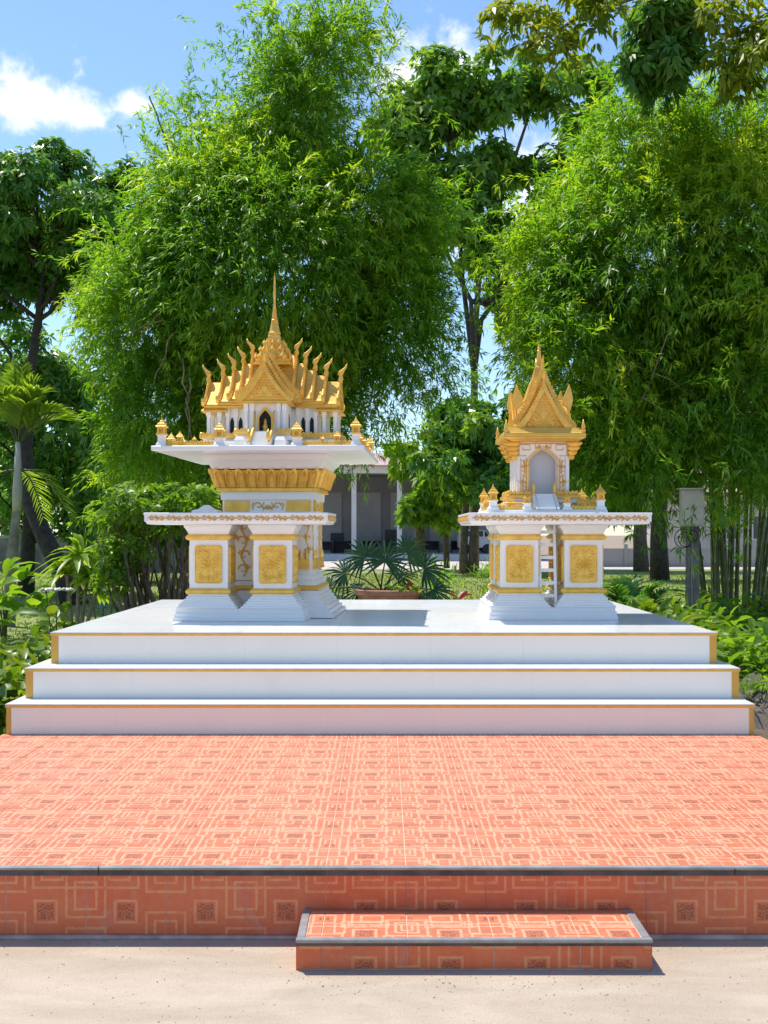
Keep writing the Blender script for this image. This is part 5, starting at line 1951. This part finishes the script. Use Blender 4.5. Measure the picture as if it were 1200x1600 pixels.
palm = thing('palm_tree', 'young feather palm with ringed pale trunk at the left edge', 'palm', (px(20, 955, 18.5).x, 18.5, 0))
c0 = Vector(palm.location)
tr = [px(14, 955, 18.5) - c0, px(17, 900, 18.5) - c0, px(22, 840, 18.5) - c0, px(26, 800, 18.5) - c0]
tr[0].z = -.05
pts, rad = [], []
for i in range(25):
    t = i / 24 * 3
    k = min(2, int(t))
    p = tr[k].lerp(tr[k + 1], t - k)
    r0 = .100 - .034 * i / 24
    pts += [p, p + Vector((0, 0, .012))]
    rad += [r0, r0 * 1.12]
MB().tube(pts, rad, 12).build('trunk', plain('palm_trunk', (.21, .20, .16), .85, var=.35, scale=5, bump=.3), palm, smooth='all')
cs = [px(26, 800, 18.5) - c0, px(27, 770, 18.5) - c0, px(28, 735, 18.5) - c0, px(28, 690, 18.5) - c0]
MB().tube(cs, [.070, .080, .064, .036], 12).build('crownshaft', plain('pale_crownshaft', (.42, .40, .32), .6, var=.15, scale=3), palm, smooth='all')
top = cs[3]
for i, (az, el, ln, sag) in enumerate(((8, 74, 1.95, .55), (-25, 66, 1.85, .62), (55, 66, 1.7, .5), (115, 72, 1.85, .5), (165, 66, 1.9, .6), (205, 60, 1.8, .6), (250, 68, 1.6, .55), (-60, 58, 1.5, .6), (90, 84, 1.7, .25), (-5, 52, 1.7, .7), (190, 82, 1.9, .3), (30, 44, 1.5, .6), (-20, 80, 1.9, .4))):
    frond(palm, top + Vector((0, 0, -.05)), R(az), R(min(86, el + 7)), ln * .88, sag * .75, .50, M['palm_leaf'], 400 + i)
for i, (az, el, ln) in enumerate(((-15, 10, 1.1), (200, 5, 1.1), (80, 8, 1.0))):
    frond(palm, cs[2], R(az), R(el), ln * .9, 1.0, .34, M['palm_leaf'], 430 + i, 20, .02)

# clump of feather palms right of the small shrine
arp = thing('areca_palm', 'small dark feather palm clump between the small shrine and trunk', 'palm', (px(990, 0, 15.6).x, 15.6, 0))
arp.scale = (1.15, 1.15, 1.15)
for i in range(16):
    a = rb.random() * 360
    frond(arp, (rb.uniform(-.15, .15), rb.uniform(-.15, .15), .25), R(a), R(rb.uniform(48, 82)), rb.uniform(.65, 1.05), .45, .26, M['mango_leaf'], 460 + i, 26, .030, .3)
for i in range(6):
    MB().tube([(rb.uniform(-.2, .2), rb.uniform(-.15, .15), -.02), (rb.uniform(-.2, .2), rb.uniform(-.15, .15), .4)], .015, 6).build('stem', M['culm'], arp)

# vine-stemmed shrub behind the left of the platform
vs = thing('vine_shrub', 'bright leafy shrub on a tangle of brown stems left of the tall shrine', 'shrub', (px(255, 0, 14.0).x, 14.0, 0))
clump_crown(vs, [(250, 800, 80, 34, 14, .9), (190, 840, 40, 45, 14, .7), (300, 785, 44, 28, 13.8, .6), (215, 800, 40, 36, 13.8, .6), (180, 890, 26, 28, 13.8, .4)], 84, 13, 6, .105, .048, M['shrub_leaf'], 91, (.12, .24), .3, .2, back=.8)
for i in range(46):
    bx_p = rb.uniform(205, 300)
    a = px(bx_p, 960, 14 + rb.uniform(-.4, .4)); a.z = 0
    b = px(bx_p + rb.uniform(-55, 50) - 10, rb.uniform(790, 840), 14 + rb.uniform(-.4, .4))
    m_ = (a + b) / 2 + Vector((rb.uniform(-.14, .14), rb.uniform(-.1, .1), 0))
    MB().tube([a, a.lerp(m_, .5) + Vector((rb.uniform(-.05, .05), 0, 0)), m_, m_.lerp(b, .5) + Vector((rb.uniform(-.06, .06), 0, 0)), b], [.020, .018, .016, .012, .007], 6).build('stem', M['bark'], vs, smooth='all')
to_local(vs)

# bowl planter of fan palms behind the platform
bowl = thing('planter_bowl', 'wide terracotta bowl behind the platform between the two shrines', 'planter', (px(609, 0, 12.9).x, 12.9, 0))
MB().lathe([(.24, 0), (.26, .02), (.22, .12), (.20, .44), (.24, .50), (.18, .54), (.26, .62), (.36, .78), (.375, .81), (.395, .82), (.395, .87), (.375, .88), (.355, .87), (.345, .82), (.10, .81)], 28).build('bowl', M['terracotta_pot'], bowl, smooth=True)
MB().lathe([(.0, .820), (.34, .822), (.34, .828), (.0, .84)], 20).build('soil', M['soil'], bowl)
fp = thing('fan_palm', 'dark fan palms growing in the terracotta bowl', 'palm', (px(598, 0, 12.9).x, 12.9, .84))
fp.scale = (1.25, 1.1, 1.35)


def fan_leaf(parent, base, tip, normal, r, seed, mat, n=19, span=250):
    rng = np.random.default_rng(seed)
    base, tip, normal = Vector(base), Vector(tip), Vector(normal).normalized()
    m_ = (base + tip) / 2 + Vector((0, 0, .03))
    f = MB().tube([base, m_, tip], [.009, .008, .006], 5).build('leaf_stalk', M['culm'], parent, smooth='all')
    ax = (tip - m_)
    ax = (ax - normal * ax.dot(normal)).normalized()
    sd = normal.cross(ax)
    P, D, N, L = [], [], [], []
    for k in range(n):
        a = R(-span / 2 + span * k / (n - 1))
        d = ax * math.cos(a) + sd * math.sin(a)
        P.append(tuple(tip)); D.append(tuple(d + normal * rng.normal() * .05)); N.append(tuple(normal + sd * rng.normal() * .2)); L.append(r * (1 - .25 * abs(a) / R(span / 2)) * rng.uniform(.92, 1.05))
    leaf_object('fan', f, mat, P, D, N, np.array(L), r * .085, .45 + rng.normal(size=n) * .14, [(0, .15), (.45, 1.0), (.7, .75), (1, .04)], .28, .22)


for i, (x, z, dx, dz, r, fx, fz) in enumerate(((-.02, .0, .02, .26, .30, .1, .3), (.02, 0, .38, .20, .30, .4, .4), (.0, 0, -.34, .16, .28, -.4, .5), (-.05, 0, -.48, .04, .26, -.6, .6), (.05, 0, .46, .03, .26, .6, .5), (.0, 0, .14, .14, .24, .2, .7),
                                               (.0, 0, -.16, .30, .27, -.2, .3), (-.1, 0, -.40, -.10, .22, -.5, .6), (.1, 0, .50, -.12, .22, .6, .5), (0, 0, .22, .34, .26, .2, .2), (-.06, 0, -.22, .02, .22, -.1, .8), (.08, 0, .28, .0, .22, .2, .8))):
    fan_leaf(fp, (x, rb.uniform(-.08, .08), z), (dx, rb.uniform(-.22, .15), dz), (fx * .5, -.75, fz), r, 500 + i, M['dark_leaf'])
bpl = thing('bowl_plants', 'bright small leaves and one red leaf at the rim of the bowl', 'plant', (px(625, 0, 12.75).x, 12.72, .83))
link_mesh('foliage', leafy_mesh(520, 60, .10, .22, .10, .045, M['bed_leaf']), bpl)
leaf_object('red_leaf', bpl, M['red_leaf'], [(.09, -.05, .02), (.10, -.05, .03)], [(.1, -.1, 1), (.3, -.1, .8)], [(0, -1, .2), (0, -1, .2)], np.array([.16, .10]), np.array([.06, .05]), np.array([.7, .5]), BROAD, .1)
redp = thing('red_leaf_plant', 'low plant with dark red leaves at the back edge of the platform', 'plant', (px(713, 0, 12.4).x, 12.4, 0))
link_mesh('foliage', leafy_mesh(530, 34, .86, .26, .16, .10, M['red_leaf'], el=(0, 60)), redp)
link_mesh('stems', stems_mesh(11, 8, .7, .3, .01, M['culm']), redp)
grp = thing('broad_leaf_plant', 'single broad green leaves beside the red-leaved plant', 'plant', (px(742, 0, 12.5).x, 12.5, 0))
link_mesh('foliage', leafy_mesh(540, 9, .82, .22, .26, .12, M['shrub_leaf'], el=(0, 45)), grp)
link_mesh('stems', stems_mesh(12, 6, .7, .3, .01, M['culm']), grp)
for i, (x, d_, h) in enumerate(((682, 33, .75), (700, 34, .6), (752, 36, .5), (766, 35, .62), (690, 30, .4), (775, 22, .55), (480, 30, .7))):
    me = leafy_mesh(560 + i, 40, h, .35, .40, .05, M['shrub_leaf'], STRAP, (35, 85), .3)
    t = thing('grass_tuft', ['tallest upright tuft of long leaves on the lawn, left of the red-leaved plant', 'upright leaf tuft on the lawn by the slender trunk', 'small leaf tuft on the lawn right of the twin trunk', 'leaf tuft on the lawn close to the small shrine table', 'low leaf tuft on the lawn right of the planter bowl', 'leaf tuft beside the left pedestal of the small shrine', 'leaf tuft on the lawn behind the tall shrine'][i], 'plant', (px(x, 0, d_).x, d_, 0), 0, 'tufts on the lawn')
    link_mesh('foliage', me, t)

# small garden things on the left lawn
bs = thing('garden_stake', 'blue plastic spray bottle on a stake standing on the left lawn', 'bottle', (px(161, 0, 20.5).x, 20.5, 0))
MB().lathe([(.05, .16), (.062, .17), (.064, .34), (.05, .40), (.022, .43), (.022, .47)], 12).build('bottle', M['blue_plastic'], bs, smooth=True)
MB().tube([(0, 0, -.02), (0, 0, .17)], .015, 6).build('stake', M['bark'], bs)
MB().stack([(.02, .03, .47), (.035, .05, .49), (.03, .04, .52)]).build('cap', M['hall_white'], bs)
ok = thing('marker_post', 'short orange marker post with round head on the left lawn', 'post', (px(197, 0, 20.0).x, 20.0, 0))
MB().lathe([(.016, -.02), (.016, .24), (.03, .26), (.03, .30), (.018, .33)], 10).build('shaft', M['box_beige'], ok)
MB().lathe([(.018, .33), (.045, .35), (.052, .38), (.045, .41), (.012, .43)], 12).build('head', M['orange_paint'], ok, smooth=True)
for i, (x0_, x1_, lab) in enumerate(((172, 176, 'bare stick standing upright beside the blue bottle'), (186, 178, 'bare stick leaning left near the orange marker post'), (150, 138, 'bare stick leaning on the dark trunk'))):
    a, b = px(x0_, 945, 19.8), px(x1_, 905 + 8 * i, 19.8)
    a.z = 0
    s_ = thing('stick', lab, 'stick', a)
    MB().tube([Vector((0, 0, -.03)), (b - a) * .5 + Vector((.02, 0, 0)), b - a], [.018, .015, .009], 6).build('shaft', M['bark'], s_)
wf = thing('white_flower_plant', 'plant with flat white flower heads above the left bed', 'flower', (px(90, 0, 14.0).x, 14.0, 0))
link_mesh('foliage', leafy_mesh(570, 26, .62, .28, .26, .13, M['bed_leaf'], el=(10, 70)), wf)
rngf = np.random.default_rng(3)
for dx in (-.14, -.02, .12):
    MB().tube([(dx * .3, 0, 0), (dx * .7, 0, .4), (dx, 0, .80)], .008, 5).build('stalk', M['culm'], wf)
    mb = MB()
    for q in range(9):
        a = q * 2 * PI / 9
        mb.tube([(dx, 0, .80), (dx + .05 * math.cos(a), .05 * math.sin(a), .825), (dx + .085 * math.cos(a), .085 * math.sin(a), .815)], [.006, .022, .004], 5, .5)
    mb.build('flower_head', M['petal_white'], wf)

# soil heap at the right, with dry tufts
mb = MB()
rng = np.random.default_rng(9)
NX = 22
V, Fc = [], []
for j in range(NX + 1):
    for i in range(NX + 1):
        u, v = i / NX * 2 - 1, j / NX * 2 - 1
        r = math.hypot(u, v)
        h = max(0, 1 - r * r) * .27 + (rng.random() * .10 + .05 * math.sin(u * 9) * math.cos(v * 7)) * (1 if r < .98 else 0)
        V.append((u * .62, v * .8, h - .02))
for j in range(NX):
    for i in range(NX):
        a = j * (NX + 1) + i
        Fc.append((a, a + 1, a + NX + 2, a + NX + 1))
heap = thing('soil_heap', 'rough heap of grey-brown soil with weeds right of the platform steps', 'soil heap', (3.28, 9.35, 0))
MB().add(V, Fc).build('soil', mat_ground('heap_soil', (.07, .06, .05), (.14, .12, .10), (.23, .20, .165), 9), heap, smooth='all')
for i in range(16):
    o = link_mesh('weed', leafy_mesh(580 + i, 34, .14, .14, .12, .016, M['shrub_leaf'], STRAP, (20, 80), .3), heap)
    o.location = (rb.uniform(-.4, .3), rb.uniform(-.6, .4), .20)
fl = [leafy_mesh(590 + i, 30, .10, .2, .09, .03, M['bed_leaf']) for i in range(2)]
for i in range(9):
    plant('weed', 'tiny weed on the bare earth right of the platform steps', 'weeds on the bare earth', fl[i % 2], None, 2.75 + rb.random() * 1.0, 7.7 + rb.random() * 2.4, rb.uniform(.6, 1.1), rb.random() * 6, 'weed')

# ------------------------------------------------------------------ lawn grass
rng = np.random.default_rng(77)
n = 60000
Y = 13 + 30 * rng.random(n) ** 1.25
X = (rng.random(n) - .5) * (Y * .74)
ok_ = ~((Y < 13.5) & (np.abs(X) < 3))
pat = np.sin(X * .9 + 1) * np.sin(Y * .55) + np.sin(X * 2.3 + Y) * .4
ok_ &= rng.random(n) < .70 + .3 * pat
X, Y, pat = X[ok_], Y[ok_], pat[ok_]
P = np.stack([X, Y, np.zeros(len(X)) - .006], 1)
D = unit(np.array([0, 0, 1.0]) + rng.normal(size=P.shape) * .45)
g = leaf_object('grass', None, M['grass'], P, D, unit(rng.normal(size=P.shape)), rng.uniform(.035, .085, len(X)) * (1 + .6 * (Y > 25)), .010 + .0006 * Y, .5 + .2 * pat + rng.normal(size=len(X)) * .18, droop=.15)
tag(g, 'short lawn grass behind the platform', 'grass', kind='stuff')

# grit and crumbs lying on the concrete, thicker along the foot of the riser
rng = np.random.default_rng(5)
mb = MB()
for i in range(800):
    near = i % 3 == 0
    x = rng.uniform(-1.7, 1.7)
    y = (TY0 - .015 - abs(rng.normal()) * .06) if near else rng.uniform(2.9, 4.15)
    if SX0 - .02 < x < SX1 + .02 and y > SY0 - .02:
        y = SY0 - .015 - abs(rng.normal()) * .10
    r = rng.uniform(.0012, .0042) * (1.3 if rng.random() < .1 else 1)
    a = rng.random() * 6.28
    V = [(x + r * math.cos(a + q * 1.57) * rng.uniform(.7, 1.3), y + r * math.sin(a + q * 1.57) * rng.uniform(.7, 1.3), .0002) for q in range(4)] + [(x, y, r * .9)]
    mb.add(V, [(0, 1, 4), (1, 2, 4), (2, 3, 4), (3, 0, 4)])
tag(mb.build('grit', plain('grit', (.34, .28, .21), .9, var=.4, scale=40)), 'fine grit scattered over the concrete at the foot of the step', 'grit', kind='stuff')
